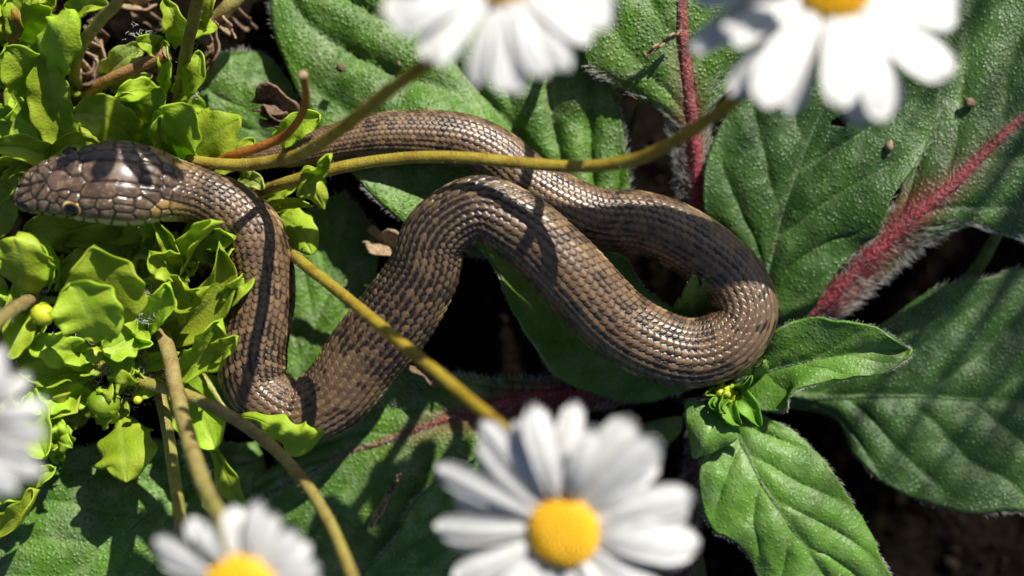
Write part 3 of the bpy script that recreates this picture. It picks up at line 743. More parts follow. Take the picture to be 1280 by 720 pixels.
    plates = [([(62, 395)], 1), ([(150, 345)], 0), ([(160, 415)], 0), ([(190, 490)], 1), ([(245, 312)], 0), ([(275, 400)], 0), ([(268, 490)], 1), ([(335, 500)], 1),
              ([(395, 445), (450, 440)], 1), ([(420, 335), (480, 340), (370, 340)], 0), ([(345, 235), (410, 225)], 0), ([(570, 395), (660, 385), (750, 390)], 0), ([(570, 265), (660, 262), (750, 270)], 0),
              ([(545, 470)], 1), ([(560, 545)], 1), ([(640, 480)], 1), ([(650, 545)], 1), ([(740, 500)], 1), ([(740, 445)], 1), ([(740, 555)], 1), ([(835, 530)], 1), ([(830, 460)], 1), ([(880, 400)], 0), ([(880, 330)], 0), ([(880, 260)], 0),
              ([(110, 520)], 2), ([(180, 556)], 2), ([(250, 570)], 2), ([(330, 580)], 2), ([(430, 602)], 2), ([(530, 606)], 2), ([(620, 606)], 2), ([(720, 612)], 2), ([(830, 606)], 2), ([(930, 585)], 2),
              ([(920, 520)], 3), ([(960, 460)], 3), ([(990, 520)], 3), ([(1040, 480)], 3), ([(960, 385)], 0), ([(970, 310)], 0), ([(1040, 400)], 0), ([(1030, 560)], 2)]
    sx = np.interp(SN[:8, 0], SN[:8, 0], SN[:8, 0])
    seeds = []; sk = []
    pid = 0
    for pts, kind in plates:
        for mir in (1, -1):
            for (zx, zy) in pts:
                x, y = zoom(zx, zy)
                cy = np.interp(x, SN[:10, 0], SN[:10, 1]); hw = np.interp(x, SN[:10, 0], SN[:10, 2])
                sv = (x - 20.5) / S * (D - 22) / D
                tv = math.asin(max(-0.99, min(0.99, (y - cy) / hw))) + R(16)
                if mir == -1:
                    if abs(tv) < R(7): continue
                    tv = -tv
                rr = np.interp(sv, s, r)
                seeds.append((sv, tv, pid, kind))
            pid += 1
    seeds = np.array(seeds)
    hm = (s < HEAD + 4)
    nh = hm.sum()
    A = np.stack([Sg[:nh], TH[:nh] * np.maximum(Rg[:nh], 2.0) * 0.95], -1)
    sr = np.interp(seeds[:, 0], s, np.maximum(r, 2.0))
    B = np.stack([seeds[:, 0], seeds[:, 1] * sr * 0.95], -1)
    dist = np.sqrt((((A[:, :, None] - B[None, None]) * np.array([0.9, 1.0])) ** 2).sum(-1)) + 0.25 * (fbm(A[..., 0] * 1.2, A[..., 1] * 1.2, 9)[..., None] - 0.5) * 0
    o1 = np.argmin(dist, -1)
    d1 = np.min(dist, -1)
    same = seeds[:, 2][o1][..., None] == seeds[:, 2][None, None]
    d2 = np.where(same, 99, dist).min(-1)
    gap = (d2 - d1) / 2
    kind = seeds[:, 3][o1]; pidg = seeds[:, 2][o1]
    gr = np.clip(gap / 0.2, 0, 1)
    hh = 0.42 * (gr ** 0.5) + 0.12 * np.clip(gap / 1.2, 0, 1) - 0.2
    disp[:nh] += hh * head[:nh] * np.clip(Rg[:nh] / 2.0, 0, 1)
    pr = (np.sin(pidg * 91.7) * 43758.5); pr = pr - np.floor(pr)
    mot = fbm(A[..., 0] * 0.9, A[..., 1] * 0.9, 41, 5); mot2 = fbm(A[..., 0] * 2.4, A[..., 1] * 2.4, 43, 4)
    hc = np.array([0.08, 0.052, 0.035])[None, None] * (0.6 + 0.75 * pr[..., None]) * (0.35 + 1.2 * mot[..., None])
    hc = hc + (np.array([0.21, 0.145, 0.085]) - hc) * np.clip((mot2 - 0.5) * 5, 0, 0.75)[..., None]
    lab = np.array([0.5, 0.46, 0.2]); labw = (kind == 2) & (np.abs(TH[:nh]) > 1.05)
    hc = np.where(labw[..., None], lab * (0.75 + 0.4 * mot2[..., None]), hc)
    tmp = np.array([0.2, 0.145, 0.085]); hc = np.where((kind == 1)[..., None], hc * 0.7 + tmp * 0.25 * (0.5 + mot2[..., None]), hc)
    hc = np.where((kind == 3)[..., None], np.array([0.36, 0.23, 0.085]) * (0.6 + 0.7 * mot2[..., None]), hc)
    dk = np.where((kind == 2) & ((A[..., 0] < 9.0)), 0.35, 1.0)                           # dark lip below nose and eye
    hc = hc * dk[..., None]
    hc = hc * (0.1 + 0.9 * np.clip(gap / 0.22, 0, 1))[..., None]
    hc = np.where((np.abs(TH[:nh]) > 1.9)[..., None], np.array([0.42, 0.39, 0.24]) * (0.7 + 0.5 * mot2[..., None]), hc)
    C[:nh] = C[:nh] * (1 - head[:nh, :, None]) + hc * head[:nh, :, None]
    # ---- cross section
    ct_, sn_ = np.cos(TH), np.sin(TH)
    hd1 = np.clip((26 - s) / 8, 0, 1)[:, None]
    ex_w = np.where(True, 1.0, 1.0)
    hgt = 1.0 - 0.30 * hd1                                           # the head is flatter than wide
    pw = 1 - 0.18 * hd1
    cx = np.sign(sn_) * np.abs(sn_) ** pw; cz = np.sign(ct_) * np.abs(ct_) ** pw
    cz = np.where((cz < 0) , cz * 0.86, cz)                              # flat belly
    # body: gentle ridge of the back
    ca, sa = np.cos(roll)[:, None], np.sin(roll)[:, None]
    px_ = cx; pz_ = cz * hgt
    # roll turns the left side (towards +side) up
    qx = px_ * ca - pz_ * sa; qz = px_ * sa + pz_ * ca
    nvec = side[:, None] * qx[..., None] + top[:, None] * qz[..., None]
    # brow ridge and eye socket
    eye_s, eye_t = (97 - 20.5) / S * (D - 22) / D, math.asin((262 - 232) / 43) + R(16)
    for sg in (1, -1):
        dd = np.sqrt((Sg - eye_s) ** 2 + ((TH - sg * eye_t) * 4.6) ** 2)
        disp -= 0.75 * np.exp(-(dd / 1.25) ** 2)
        dd2 = np.sqrt(((Sg - eye_s) / 1.6) ** 2 + ((TH - sg * (eye_t - 0.42)) * 4.6) ** 2)
        disp += 0.35 * np.exp(-(dd2 / 1.0) ** 2)
        dn = np.sqrt((Sg - 2.1) ** 2 + ((TH - sg * 1.05) * 2.6) ** 2)
        disp -= 0.7 * np.exp(-(dn / 0.4) ** 2)                       # nostril
        ring = np.clip(1 - dd / 2.3, 0, 1)[..., None]
        C *= 1 - 0.55 * ring
        C *= 1 - 0.7 * np.exp(-(dn / 0.4) ** 2)[..., None]
    # on the inside of a tight bend the skin bunches up instead of crossing itself
    kap = np.gradient(t, axis=0) / np.maximum(np.gradient(s), 1e-6)[:, None]
    kap = (kap * side).sum(1); kap = np.convolve(np.pad(kap, (20, 20), 'edge'), np.hanning(41) / np.hanning(41).sum(), 'valid')[:, None]
    xo = Rg * qx
    lim = 0.93 / np.maximum(np.abs(kap), 1e-3)
    xi = xo / (1 + (np.abs(xo) / lim) ** 5) ** 0.2
    xo = np.where(xo * kap > 0, xi, xo)
    radial = side[:, None] * xo[..., None] + top[:, None] * (Rg * qz)[..., None]
    Vt = c[:, None] + radial + unit(nvec) * disp[..., None]
    # weight of the animal: a little flattened where it lies
    verts = Vt.reshape(-1, 3)
    F = grid_faces(n, mth, True)[:, ::-1]
    e = len(verts)
    verts = np.vstack([verts, c[0] - t[0] * 0.05, c[-1]])
    cols = np.vstack([C.reshape(-1, 3), C[0].mean(0), C[-1].mean(0)])
    j = np.arange(mth); j2 = (j + 1) % mth
    caps = np.vstack([np.stack([np.full(mth, e), j2, j, j], -1), np.stack([np.full(mth, e + 1), (n - 1) * mth + j, (n - 1) * mth + j2, (n - 1) * mth + j2], -1)])
    tri = np.vstack([F[:, [0, 1, 2]], F[:, [0, 2, 3]], caps[:, :3]])
    org = P(372, 511, 0)
    root = empty('snake', org)
    tag(root, 'small brown keeled-scaled snake lying in loops across the leaves with its head on the weeds', 'snake')
    body = mobj('body', verts, tri, M['snake'], root, cols=np.clip(cols, 0.003, 1), attrs={'gloss': np.concatenate([head.ravel(), [1, 0]])})
    # ---- eyes
    ie = int(np.argmin(np.abs(s - eye_s)))
    for sg in (1, -1):
        je = int(np.argmin(np.abs(th - sg * eye_t)))
        nv = unit(unit(nvec[ie, je]) + np.array([0, 0, 0.55])); pc = c[ie] + r[ie] * nvec[ie, je]
        ctr = pc - unit(nvec[ie, je]) * 0.75
        nn = 24; mm = 36; re = 1.62
        a = np.linspace(0, np.pi / 2 * 1.15, nn)[:, None]; b_ = np.linspace(0, 2 * np.pi, mm, endpoint=False)[None]
        e1 = unit(np.cross(nv, t[ie])); e2 = np.cross(nv, e1)
        d = (np.cos(a) + 0 * b_)[..., None] * nv + (np.sin(a) * np.cos(b_))[..., None] * e1 + (np.sin(a) * np.sin(b_))[..., None] * e2
        ang = (np.degrees(a) + 0 * b_).ravel()
        ec = np.where((ang < 48)[:, None], np.array([0.05, 0.03, 0.012]), np.where((ang < 62)[:, None], np.array([0.62, 0.44, 0.15]), np.array([0.05, 0.035, 0.02])))
        eye = mobj('eye', (ctr + d * re).reshape(-1, 3), grid_faces(nn, mm, True), M['eye'], body, cols=ec)
        if sg == 1: eye['label'] = 'round dark eye with a gold ring'
        a = np.linspace(0, R(37), 10)[:, None]
        d = (np.cos(a) + 0 * b_)[..., None] * nv + (np.sin(a) * np.cos(b_))[..., None] * e1 + (np.sin(a) * np.sin(b_))[..., None] * e2
        mobj('pupil', (ctr + d * (re + 0.03)).reshape(-1, 3), grid_faces(10, mm, True), M['pupil'], body)
    return root

M['snake'] = tint_mat('snake_skin', rough=0.44, bump=0.3, bscale=9.0, spec=0.62, bdist=0.00004)
_n = M['snake'].node_tree.nodes; _l = M['snake'].node_tree.links
_r = _n.new('ShaderNodeMapRange'); _l.new(attr(_n, 'gloss'), _r.inputs[0]); _r.inputs[3].default_value = 0.39; _r.inputs[4].default_value = 0.27
_l.new(_r.outputs[0], _n['Principled BSDF'].inputs['Roughness'])
M['eye'] = tint_mat('eye', rough=0.12, bump=0.0, bscale=3.0)
M['pupil'] = plain_mat('pupil', (0.003, 0.003, 0.003), (0.005, 0.004, 0.004), rough=0.08, bump=0)
build_snake()

# ------------------------------------------------------------------ daisies
STEM = [(0.32, 0.25, 0.035), (0.31, 0.22, 0.018), (0.27, 0.18, 0.012)]
STEM_PALE = [(0.3, 0.22, 0.09), (0.3, 0.24, 0.08), (0.26, 0.24, 0.05)]

def petal_mesh(k):
    r_ = np.random.default_rng(100 + k)
    n, m = 12, 7
    u = np.linspace(0, 1, n); v = np.linspace(-1, 1, m)
    wid = np.interp(u, [0, 0.15, 0.45, 0.75, 0.9, 0.97, 1], [0.35, 0.55, 0.85, 1.0, 0.82, 0.5, 0.2]) * 0.11 * r_.uniform(0.85, 1.15)
    U, W = np.meshgrid(u, v, indexing='ij')
    x = U - 0.03 * (np.abs(W) < 0.2) * (U > 0.95)
    y = W * wid[:, None] + 0.03 * np.sin(U * 3) * r_.uniform(-1, 1)
    bow = r_.uniform(0.02, 0.14)
    z = bow * np.sin(U * np.pi * 0.9) - r_.uniform(0.0, 0.12) * U ** 2 - 0.035 * W ** 2 + 0.012 * np.cos(W * 7.5)
    top = np.stack([x, y, z], -1).reshape(-1, 3); bot = top - [0, 0, 0.012]
    f = grid_faces(n, m)
    fr = np.vstack([f[:, ::-1], f + n * m])
    ring = np.concatenate([np.arange(m), np.arange(1, n) * m + m - 1, (n - 1) * m + np.arange(m - 2, -1, -1), np.arange(n - 2, 0, -1) * m])
    r2 = np.roll(ring, -1)
    fr = np.vstack([fr, np.stack([ring, r2, r2 + n * m, ring + n * m], -1)])
    return make_mesh('petal', np.vstack([top, bot]) / 1000, fr, M['petal'])
PETALS = [petal_mesh(k) for k in range(7)]

def disc_mesh():
    v, f = ellipsoid((0, 0, 0), (1, 1, 0.55), 16, 24, noise=0.02)
    return make_mesh('disc', v / 1000, f, M['disc'])
def floret_mesh():
    V = []; F = []; k = 0
    n = 170
    for i in range(n):
        a = i * 2.39996; q = math.sqrt((i + 0.5) / n) * 0.99
        p = np.array([q * math.cos(a), q * math.sin(a), 0.55 * math.sqrt(max(0, 1 - q * q)) + 0.01])
        v, f = ellipsoid((0, 0, 0), (0.075, 0.075, 0.1 - 0.03 * (q < 0.35)), 5, 6, noise=0)
        V.append(v + p); F.append(f + k); k += len(v)
    return make_mesh('florets', np.vstack(V) / 1000, np.vstack(F), M['floret'])
DISC = disc_mesh(); FLORETS = floret_mesh()
def calyx_mesh():
    n = 9; a = np.linspace(0, 2 * np.pi, 26, endpoint=False)
    z = np.linspace(-1.0, 0.0, n); rr = np.interp(z, [-1, -0.8, -0.4, 0], [0.25, 0.6, 0.95, 1.05])
    v = np.stack([rr[:, None] * np.cos(a) * (1 + 0.05 * np.cos(a * 13)), rr[:, None] * np.sin(a) * (1 + 0.05 * np.cos(a * 13)), z[:, None] + 0 * a], -1).reshape(-1, 3)
    return make_mesh('calyx', v / 1000, grid_faces(n, 26, True), M['calyx'])
CALYX = calyx_mesh()

def link(name, me, parent, mat4):
    o = bpy.data.objects.new(name, me); col.objects.link(o); o.parent = parent; o.matrix_local = mat4
    return o

def daisy(stem_pts, facing, label, rp=12.0, rd=3.6, npet=21, seed=0, rad=(1.0, 0.9, 0.95), cols=STEM, gap=None, f=P, fh=None, len_fn=None, droop=0.0, layers=2, group=None, spin=0.0, n=70):
    r_ = np.random.default_rng(seed)
    base = f(*stem_pts[0])
    e = empty('daisy', base)
    tag(e, label, 'daisy', group)
    tp = [tuple(q) for q in stem_pts]
    o, c = tube('stem', tp, rad, M['stem'], e, f=f, n=n, cols=cols, jitter=0.3)
    k_ = 260; i_ = rng.integers(1, n - 12, k_); d_ = rng.normal(size=(k_, 3)); hairs(c[i_] + unit(d_) * rad[1] * 0.9, d_, rng.uniform(0.3, 0.9, k_), o, M['hair'], rad=0.02)
    head = c[-1] - base
    nz = Vector(facing).normalized()
    q = nz.to_track_quat('Z', 'Y').to_matrix().to_4x4()
    T = Matrix.Translation(Vector(head / 1000)) @ q
    ds = link('disc', DISC, e, T @ Matrix.Diagonal((rd, rd, rd, 1)))
    fl = link('florets', FLORETS, ds, Matrix.Identity(4)); tag(fl, kind='stuff')
    link('calyx', CALYX, e, T @ Matrix.Diagonal((rd * 1.08, rd * 1.08, rd * 0.9, 1)))
    for i in range(npet):
        a = 2 * math.pi * (i + r_.uniform(-0.3, 0.3)) / npet + spin
        ln = rp * r_.uniform(0.85, 1.06)
        if len_fn: ln *= len_fn(a)
        if ln <= 0: continue
        lift = R((8 if i % layers else -6) + r_.uniform(-8, 8) - droop)
        mt = T @ Matrix.Rotation(a, 4, 'Z') @ Matrix.Translation((rd * 0.72 / 1000, 0, (0.05 + 0.25 * (i % 2)) / 1000)) @ Matrix.Rotation(-lift, 4, 'Y') @ Matrix.Rotation(R(r_.uniform(-14, 14)), 4, 'X') @ Matrix.Diagonal((ln - rd * 0.7, (ln) * r_.uniform(0.9, 1.25), ln, 1))
        link('petal', PETALS[r_.integers(0, len(PETALS))], e, mt)
    return e

daisy([(235, 201, 12), (300, 206, 16), (365, 196, 22), (420, 166, 34), (480, 118, 49), (548, 68, 67), (600, 10, 77), (628, -32, 82)], (0.1, 0.15, 1),
      'white daisy on an olive stem that crosses the tail of the snake', rp=12.8, seed=1, npet=27)
daisy([(318, 243, 2), (350, 231, 10), (400, 216, 15), (470, 201, 18), (560, 196, 23), (650, 204, 27), (730, 208, 31), (800, 198, 38), (870, 160, 48), (940, 106, 62), (1005, 40, 73), (1040, -24, 77)], (0.12, 0.2, 1),
      'large white daisy on the long olive stem arching over the raised coil', rp=17.2, rd=4.7, seed=2, npet=28)
daisy([(350, 304, -6), (370, 322, 10), (400, 346, 17), (430, 370, 23), (470, 403, 31), (500, 428, 37), (570, 486, 48), (640, 548, 59), (685, 612, 66), (705, 664, 69)], (-0.16, -0.18, 1),
      'white daisy with a full yellow eye on a straight stem rising from behind the neck', rp=15.8, rd=4.3, seed=3, npet=28)
daisy([(192, 388, 6), (210, 440, 15), (228, 520, 28), (252, 600, 45), (280, 660, 62), (302, 738, 78)], (-0.08, -0.12, 1),
      'blurred white daisy on a thick pale brown stem rising out of the weeds', rp=10.6, rd=4.2, seed=4, npet=22, rad=(1.25, 1.15, 1.05), cols=STEM_PALE)
daisy([(45, 372, 12), (20, 384, 30), (-20, 420, 55), (-45, 480, 75), (-52, 525, 84)], (-0.08, -0.1, 1),
      'pale daisy partly in view leaning over the outer edge of the weeds', rp=10.2, rd=3.6, seed=5, npet=22, cols=STEM_PALE)
daisy([(122, 456, 6), (180, 478, 13), (250, 500, 18), (320, 542, 21), (370, 590, 27), (410, 650, 38), (440, 722, 50), (470, 810, 66), (480, 870, 76)], (-0.2, -0.3, 1),
      'daisy on the long curved stem that sweeps under the lower bend of the snake', seed=6, cols=[(0.3, 0.28, 0.05), (0.26, 0.2, 0.06), (0.3, 0.24, 0.06), (0.32, 0.22, 0.06)])
daisy([(222, 128, 0), (228, 95, 6), (234, 60, 12), (246, 5, 24), (258, -50, 34), (300, -220, 56), (365, -480, 74)], (0.1, 0.1, 1),
      'daisy on the upright brown stem standing among the weeds behind the head', rp=12.5, seed=7, cols=[(0.2, 0.2, 0.04), (0.2, 0.12, 0.03), (0.2, 0.12, 0.03)])
daisy([(98, 108, -2), (93, 88, 4), (103, 55, 12), (128, 22, 22), (152, -12, 30), (170, -150, 48), (190, -330, 62)], (0.0, 0.2, 1),
      'daisy on the curved yellow green stem beside the dry litter', seed=8, cols=[(0.34, 0.3, 0.06), (0.34, 0.26, 0.06), (0.3, 0.2, 0.04)], rp=9)
# a daisy standing straight up just behind the picture edge: its stem shadow crosses the coils
daisy([(740, -75, -4), (802, -56, 30), (846, 20, 60), (845, 25, 90)], (0.1, 0.1, 1), 'daisy standing straight up behind the broad quilted leaf', f=G, seed=9, rp=11.0)

# cut stems
def cut_stem(pts, label, rad, cols, n=60):
    base = P(*pts[0]); e = empty('cut_stem', base); tag(e, label, 'cut stem')
    o, c = tube('stalk', pts, rad, M['stem'], e, n=n, cols=cols, jitter=0.15)
    t = unit(c[-1] - c[-3])
    v, f = ellipsoid((0, 0, 0), (1.0 * rad[-1] * 1.15, 1.0 * rad[-1] * 1.15, 0.28), 8, 14, noise=0.15)
    q = np.array(Vector(t).to_track_quat('Z', 'Y').to_matrix())
    mobj('cut_end', v @ q.T + c[-1] + t * rad[-1] * 0.3, f, M['litter_tan'], e)
cut_stem([(248, 206, 7), (300, 192, 15), (350, 173, 19), (372, 152, 24), (382, 126, 30), (379, 94, 37)], 'short orange cut stem bent upright beside the tail', (1.0, 0.75, 0.6, 0.6), [(0.36, 0.15, 0.02), (0.36, 0.12, 0.015), (0.24, 0.07, 0.015)])
cut_stem([(168, 440, 2), (192, 470, 6), (206, 520, 12), (217, 590, 22), (224, 640, 32), (226, 660, 38)], 'pale green cut stem running beside the thick daisy stem', (1.0, 0.95, 0.9), [(0.34, 0.24, 0.1), (0.26, 0.25, 0.06), (0.28, 0.25, 0.07)])
cut_stem([(106, 120, -1), (130, 103, 3), (165, 87, 6), (207, 68, 8)], 'pinkish tan cut stem lying among the pale weed leaves', (0.9, 1.0, 1.1), [(0.38, 0.2, 0.05), (0.38, 0.2, 0.07), (0.36, 0.17, 0.08)])
cut_stem([(318, -30, 6), (290, 4, 5), (264, 30, 2)], 'thick pale yellow stem beside the dry brown bract', (1.3, 1.3, 1.2), [(0.4, 0.33, 0.1), (0.42, 0.34, 0.1), (0.34, 0.22, 0.1)], n=30)

# ------------------------------------------------------------------ weeds
def weed_leaf(root, pts, widths, cup=0.0, roll=0.0, mat='weed', wave=0.4, nw=3.0, seed=0, lobe=0.0, nl=5, wr=None, f=P, thick=0.2, N=40, Mh=9, name='leaf', fold=0.0):
    c = catmull(PL(pts, f), N)
    t, side, top = frames(c)
    tt = np.linspace(0, 1, N)
    def prof(wd):
        w = np.interp(tt, np.linspace(0, 1, len(wd)), wd)
        k = np.hanning(9); k /= k.sum()
        w = np.convolve(np.pad(w, 4, 'edge'), k, 'valid')
        return w * np.sqrt(np.clip(1 - tt ** 8, 0, 1)) / S
    wl = prof(widths); wr_ = prof(wr if wr is not None else widths)
    lobe = max(lobe, 0.05)
    lb = 1 + lobe * np.sin(tt * nl * 2 * np.pi + seed)
    wl = wl * lb; wr_ = wr_ * (1 + lobe * np.sin(tt * nl * 2 * np.pi + seed + 1.7))
    w = np.linspace(-1, 1, 2 * Mh + 1)
    ro = R(roll)
    sd = side * math.cos(ro) + top * math.sin(ro); up = top * math.cos(ro) - side * math.sin(ro)
    W = w[None].repeat(N, 0); T = tt[:, None].repeat(len(w), 1)
    wid = np.where(W < 0, wl[:, None], wr_[:, None])
    h = cup * W ** 2 + wave * np.abs(W) ** 2 * np.sin(T * nw * 6.28 + seed + 2.0 * W) * np.clip(T * 3, 0, 1) + fold * np.abs(W)
    h += 0.35 * (fbm(T * 6 + seed, W * 3 + seed, seed + 3) - 0.5) - 0.18 * np.exp(-(W / 0.08) ** 2)
    V = c[:, None] + sd[:, None] * (W * wid)[..., None] + up[:, None] * h[..., None]
    vein = np.exp(-(W / 0.06) ** 2) + 0.5 * np.exp(-((np.abs(np.mod(T * 5 - np.abs(W) * 1.4, 1.0) - 0.5)) / 0.06) ** 2) * (1 - np.abs(W))
    o = mobj(name, V.reshape(-1, 3), grid_faces(N, len(w)), M[mat], root, attrs={'vein': vein})
    sm = o.modifiers.new('thickness', 'SOLIDIFY'); sm.thickness = thick / 1000; sm.offset = 0
    return o

w1 = empty('weed', P(190, 395, -16))
tag(w1, 'bushy bright green weed with rounded notched leaves and buds below the head of the snake', 'weed')
W1 = [
    # pts, half widths, options
    ([(142, 402, 16), (138, 372, 20), (128, 338, 23), (118, 306, 25)], [8, 30, 44, 44, 34, 14], dict(cup=1.0, wave=0.6)),
    ([(130, 424, 20), (118, 402, 24), (104, 378, 26), (88, 353, 27)], [8, 26, 38, 38, 24], dict(cup=0.8, wave=0.7)),
    ([(28, 376, 16), (26, 350, 20), (24, 325, 23), (18, 298, 25)], [8, 22, 30, 34, 26], dict(cup=-1.2, wave=0.9)),
    ([(58, 356, 14), (56, 335, 18), (50, 318, 21), (44, 302, 22)], [6, 14, 16, 10], dict(cup=1.0)),
    ([(76, 352, 10), (72, 328, 14), (64, 310, 17), (56, 296, 18)], [6, 14, 14, 6], dict(cup=2.0, roll=25)),
    ([(178, 432, 6), (222, 412, 9), (258, 384, 12), (278, 345, 14), (274, 302, 17)], [6, 14, 22, 22, 18, 8], dict(cup=2.0, roll=-15, wave=0.6)),
    ([(226, 338, 12), (210, 330, 15), (196, 322, 17), (187, 314, 18)], [8, 16, 20, 12], dict(cup=1.6)),
    ([(228, 338, 12), (240, 312, 16), (256, 294, 19), (278, 277, 22)], [10, 13, 9, 7], dict(cup=2.2, roll=20)),
    ([(226, 338, 12), (216, 312, 15), (206, 292, 17), (192, 272, 18)], [8, 10, 9, 4], dict(cup=1.8)),
    ([(226, 340, 12), (238, 336, 14), (248, 328, 15)], [5, 10, 6], dict(cup=0.6)),
    ([(226, 338, 12), (232, 345, 14), (236, 352, 15)], [4, 9, 4], dict(cup=0.6)),
    ([(188, 360, 10), (215, 362, 13), (240, 372, 15), (262, 358, 18)], [8, 18, 18, 8], dict(cup=2.2, wave=0.6)),
    ([(180, 415, 10), (190, 395, 14), (206, 376, 17), (212, 352, 18)], [8, 16, 18, 10], dict(cup=1.2)),
    ([(182, 412, 12), (165, 420, 15), (145, 432, 17), (126, 436, 18)], [8, 18, 22, 14], dict(cup=1.0, lobe=0.12)),
    ([(170, 430, 10), (150, 440, 13), (160, 460, 14), (165, 470, 14)], [6, 18, 16, 8], dict(cup=0.8)),
    ([(36, 384, 16), (28, 404, 20), (20, 424, 22), (12, 446, 22)], [6, 14, 18, 10], dict(cup=1.2, roll=20)),
    ([(112, 442, 10), (90, 440, 14), (64, 434, 17), (36, 430, 18)], [6, 18, 22, 12], dict(cup=1.2, wave=0.9, lobe=0.1)),
    ([(112, 466, 8), (85, 464, 12), (56, 468, 15), (24, 466, 16)], [6, 18, 20, 10], dict(cup=1.8, roll=-20, wave=0.8)),
    ([(116, 496, 8), (88, 494, 12), (56, 500, 15), (24, 508, 17)], [6, 16, 18, 14], dict(cup=1.0, wave=1.0, lobe=0.12)),
    ([(152, 522, 8), (152, 548, 12), (156, 575, 15), (158, 603, 15)], [10, 30, 38, 34, 16], dict(cup=-1.0, wave=0.6, lobe=0.1, nl=3)),
    ([(12, 474, 12), (28, 505, 15), (44, 540, 17), (58, 574, 18)], [10, 26, 30, 14], dict(cup=1.4)),
    ([(24, 606, 8), (40, 598, 11), (54, 592, 13), (70, 584, 13)], [6, 12, 14, 8], dict(cup=0.8)),
    ([(-10, 668, 8), (14, 656, 12), (34, 638, 14), (49, 612, 14)], [10, 16, 14, 5], dict(cup=1.6, roll=30)),
    ([(-30, 620, 6), (0, 610, 8), (20, 612, 10), (40, 625, 11)], [10, 20, 18, 8], dict(cup=1.2)),
    ([(212, 474, 6), (236, 458, 10), (262, 440, 13), (278, 398, 16)], [6, 14, 22, 16], dict(cup=1.6, wave=0.8, lobe=0.15, nl=3)),
    ([(262, 446, 12), (275, 438, 15), (288, 430, 17), (298, 420, 18)], [8, 12, 12, 8], dict(cup=0.8)),
    ([(222, 470, 2), (240, 500, 4), (256, 530, 6), (270, 562, 7)], [14, 32, 34, 16], dict(cup=1.0, wave=0.5)),
    ([(232, 488, 0), (268, 490, 3), (285, 505, 4), (292, 530, 4)], [12, 22, 20, 10], dict(cup=0.6)),
    ([(238, 508, 2), (262, 548, 4), (278, 585, 5), (290, 612, 5), (305, 632, 4)], [4, 4, 5, 16, 8], dict(cup=0.6)),
    ([(292, 520, 10), (322, 524, 13), (352, 540, 15), (378, 549, 16), (402, 540, 17)], [4, 6, 15, 20, 8], dict(cup=-1.2, lobe=0.25, nl=3)),
    ([(366, 222, 10), (380, 226, 15), (392, 238, 16), (406, 262, 14)], [8, 20, 18, 8], dict(cup=-1.0, wave=0.8)),
    ([(388, 222, 14), (402, 216, 18), (408, 204, 20), (415, 192, 21)], [8, 9, 6, 8], dict(cup=1.2)),
    ([(326, 262, 3), (345, 258, 6), (366, 254, 8), (390, 258, 9)], [4, 7, 7, 4], dict(cup=0.8)),
    ([(344, 268, 0), (362, 278, 4), (378, 294, 6), (390, 318, 6)], [8, 20, 22, 14], dict(cup=-0.8)),
    ([(320, 250, 0), (340, 246, 3), (352, 238, 4), (372, 232, 5)], [6, 14, 14, 6], dict(cup=0.6)),
    ([(300, 222, 2), (318, 226, 6), (332, 236, 8)], [6, 12, 6], dict(cup=0.4, mat='weed_pale')),
    ([(252, 320, 2), (205, 318, 4), (150, 312, 6), (80, 300, 8)], [14, 30, 32, 20], dict(cup=0.6, wave=0.7)),
    ([(150, 330, 4), (110, 300, 6), (70, 285, 9), (30, 290, 10)], [14, 26, 26, 14], dict(cup=0.8)),
    ([(260, 330, 2), (250, 300, 6), (262, 285, 8), (270, 270, 9)], [14, 24, 20, 8], dict(cup=0.8)),
    ([(160, 430, -4), (120, 440, -2), (70, 450, 0), (20, 450, 2)], [14, 30, 34, 20], dict(cup=0.8)),
    ([(200, 400, -6), (180, 350, -3), (170, 320, 0), (175, 290, 2)], [14, 30, 30, 16], dict(cup=0.8)),
    ([(120, 480, -6), (90, 510, -4), (50, 530, -2), (0, 540, 0)], [14, 26, 30, 20], dict(cup=0.8)),
    ([(30, 420, -2), (10, 400, 2), (-10, 370, 5), (-20, 330, 8)], [14, 26, 30, 20], dict(cup=0.8)),
    ([(-20, 300, 6), (0, 270, 10), (10, 240, 13), (14, 206, 16)], [14, 22, 24, 14], dict(cup=1.2, wave=0.7)),
    ([(-10, 222, 12), (12, 206, 17), (32, 202, 19), (54, 212, 18)], [8, 14, 12, 6], dict(cup=2.0, roll=-25)),
    ([(4, 244, 12), (14, 230, 16), (22, 216, 18), (28, 204, 18)], [8, 12, 12, 8], dict(cup=1.0)),
    ([(150, 470, 4), (180, 455, 7), (200, 450, 9), (225, 440, 10)], [6, 12, 12, 6], dict(cup=1.0)),
]
fr_ = np.random.default_rng(12)
for k in range(80):
    # small frilly lobed leaves that fill the mat of the weed
    x, y = fr_.uniform(-5, 290), fr_.uniform(290, 560)
    if x > 230 and y > 420 or (x > 215 and 440 < y) or (x > 190 and y > 520) or (y > 500 and x > 120): continue
    a = fr_.uniform(0, 6.28); L = fr_.uniform(22, 42); z = fr_.uniform(0, 15)
    dx, dy = L * math.cos(a), L * math.sin(a)
    W1.append(([(x, y, z - 5), (x + dx * 0.35, y + dy * 0.35, z), (x + dx * 0.7, y + dy * 0.7, z + 2), (x + dx, y + dy, z + fr_.uniform(-1, 3))], [3, L * 0.22, L * 0.4, L * 0.42, L * 0.25],
               dict(cup=fr_.uniform(-0.8, 1.6), wave=fr_.uniform(0.2, 0.7), lobe=fr_.uniform(0.06, 0.15), nl=int(fr_.integers(2, 5)), roll=fr_.uniform(-30, 30), N=26, Mh=6)))
for k, (pts, wd, kw) in enumerate(W1):
    weed_leaf(w1, pts, wd, seed=k + 1, **kw)
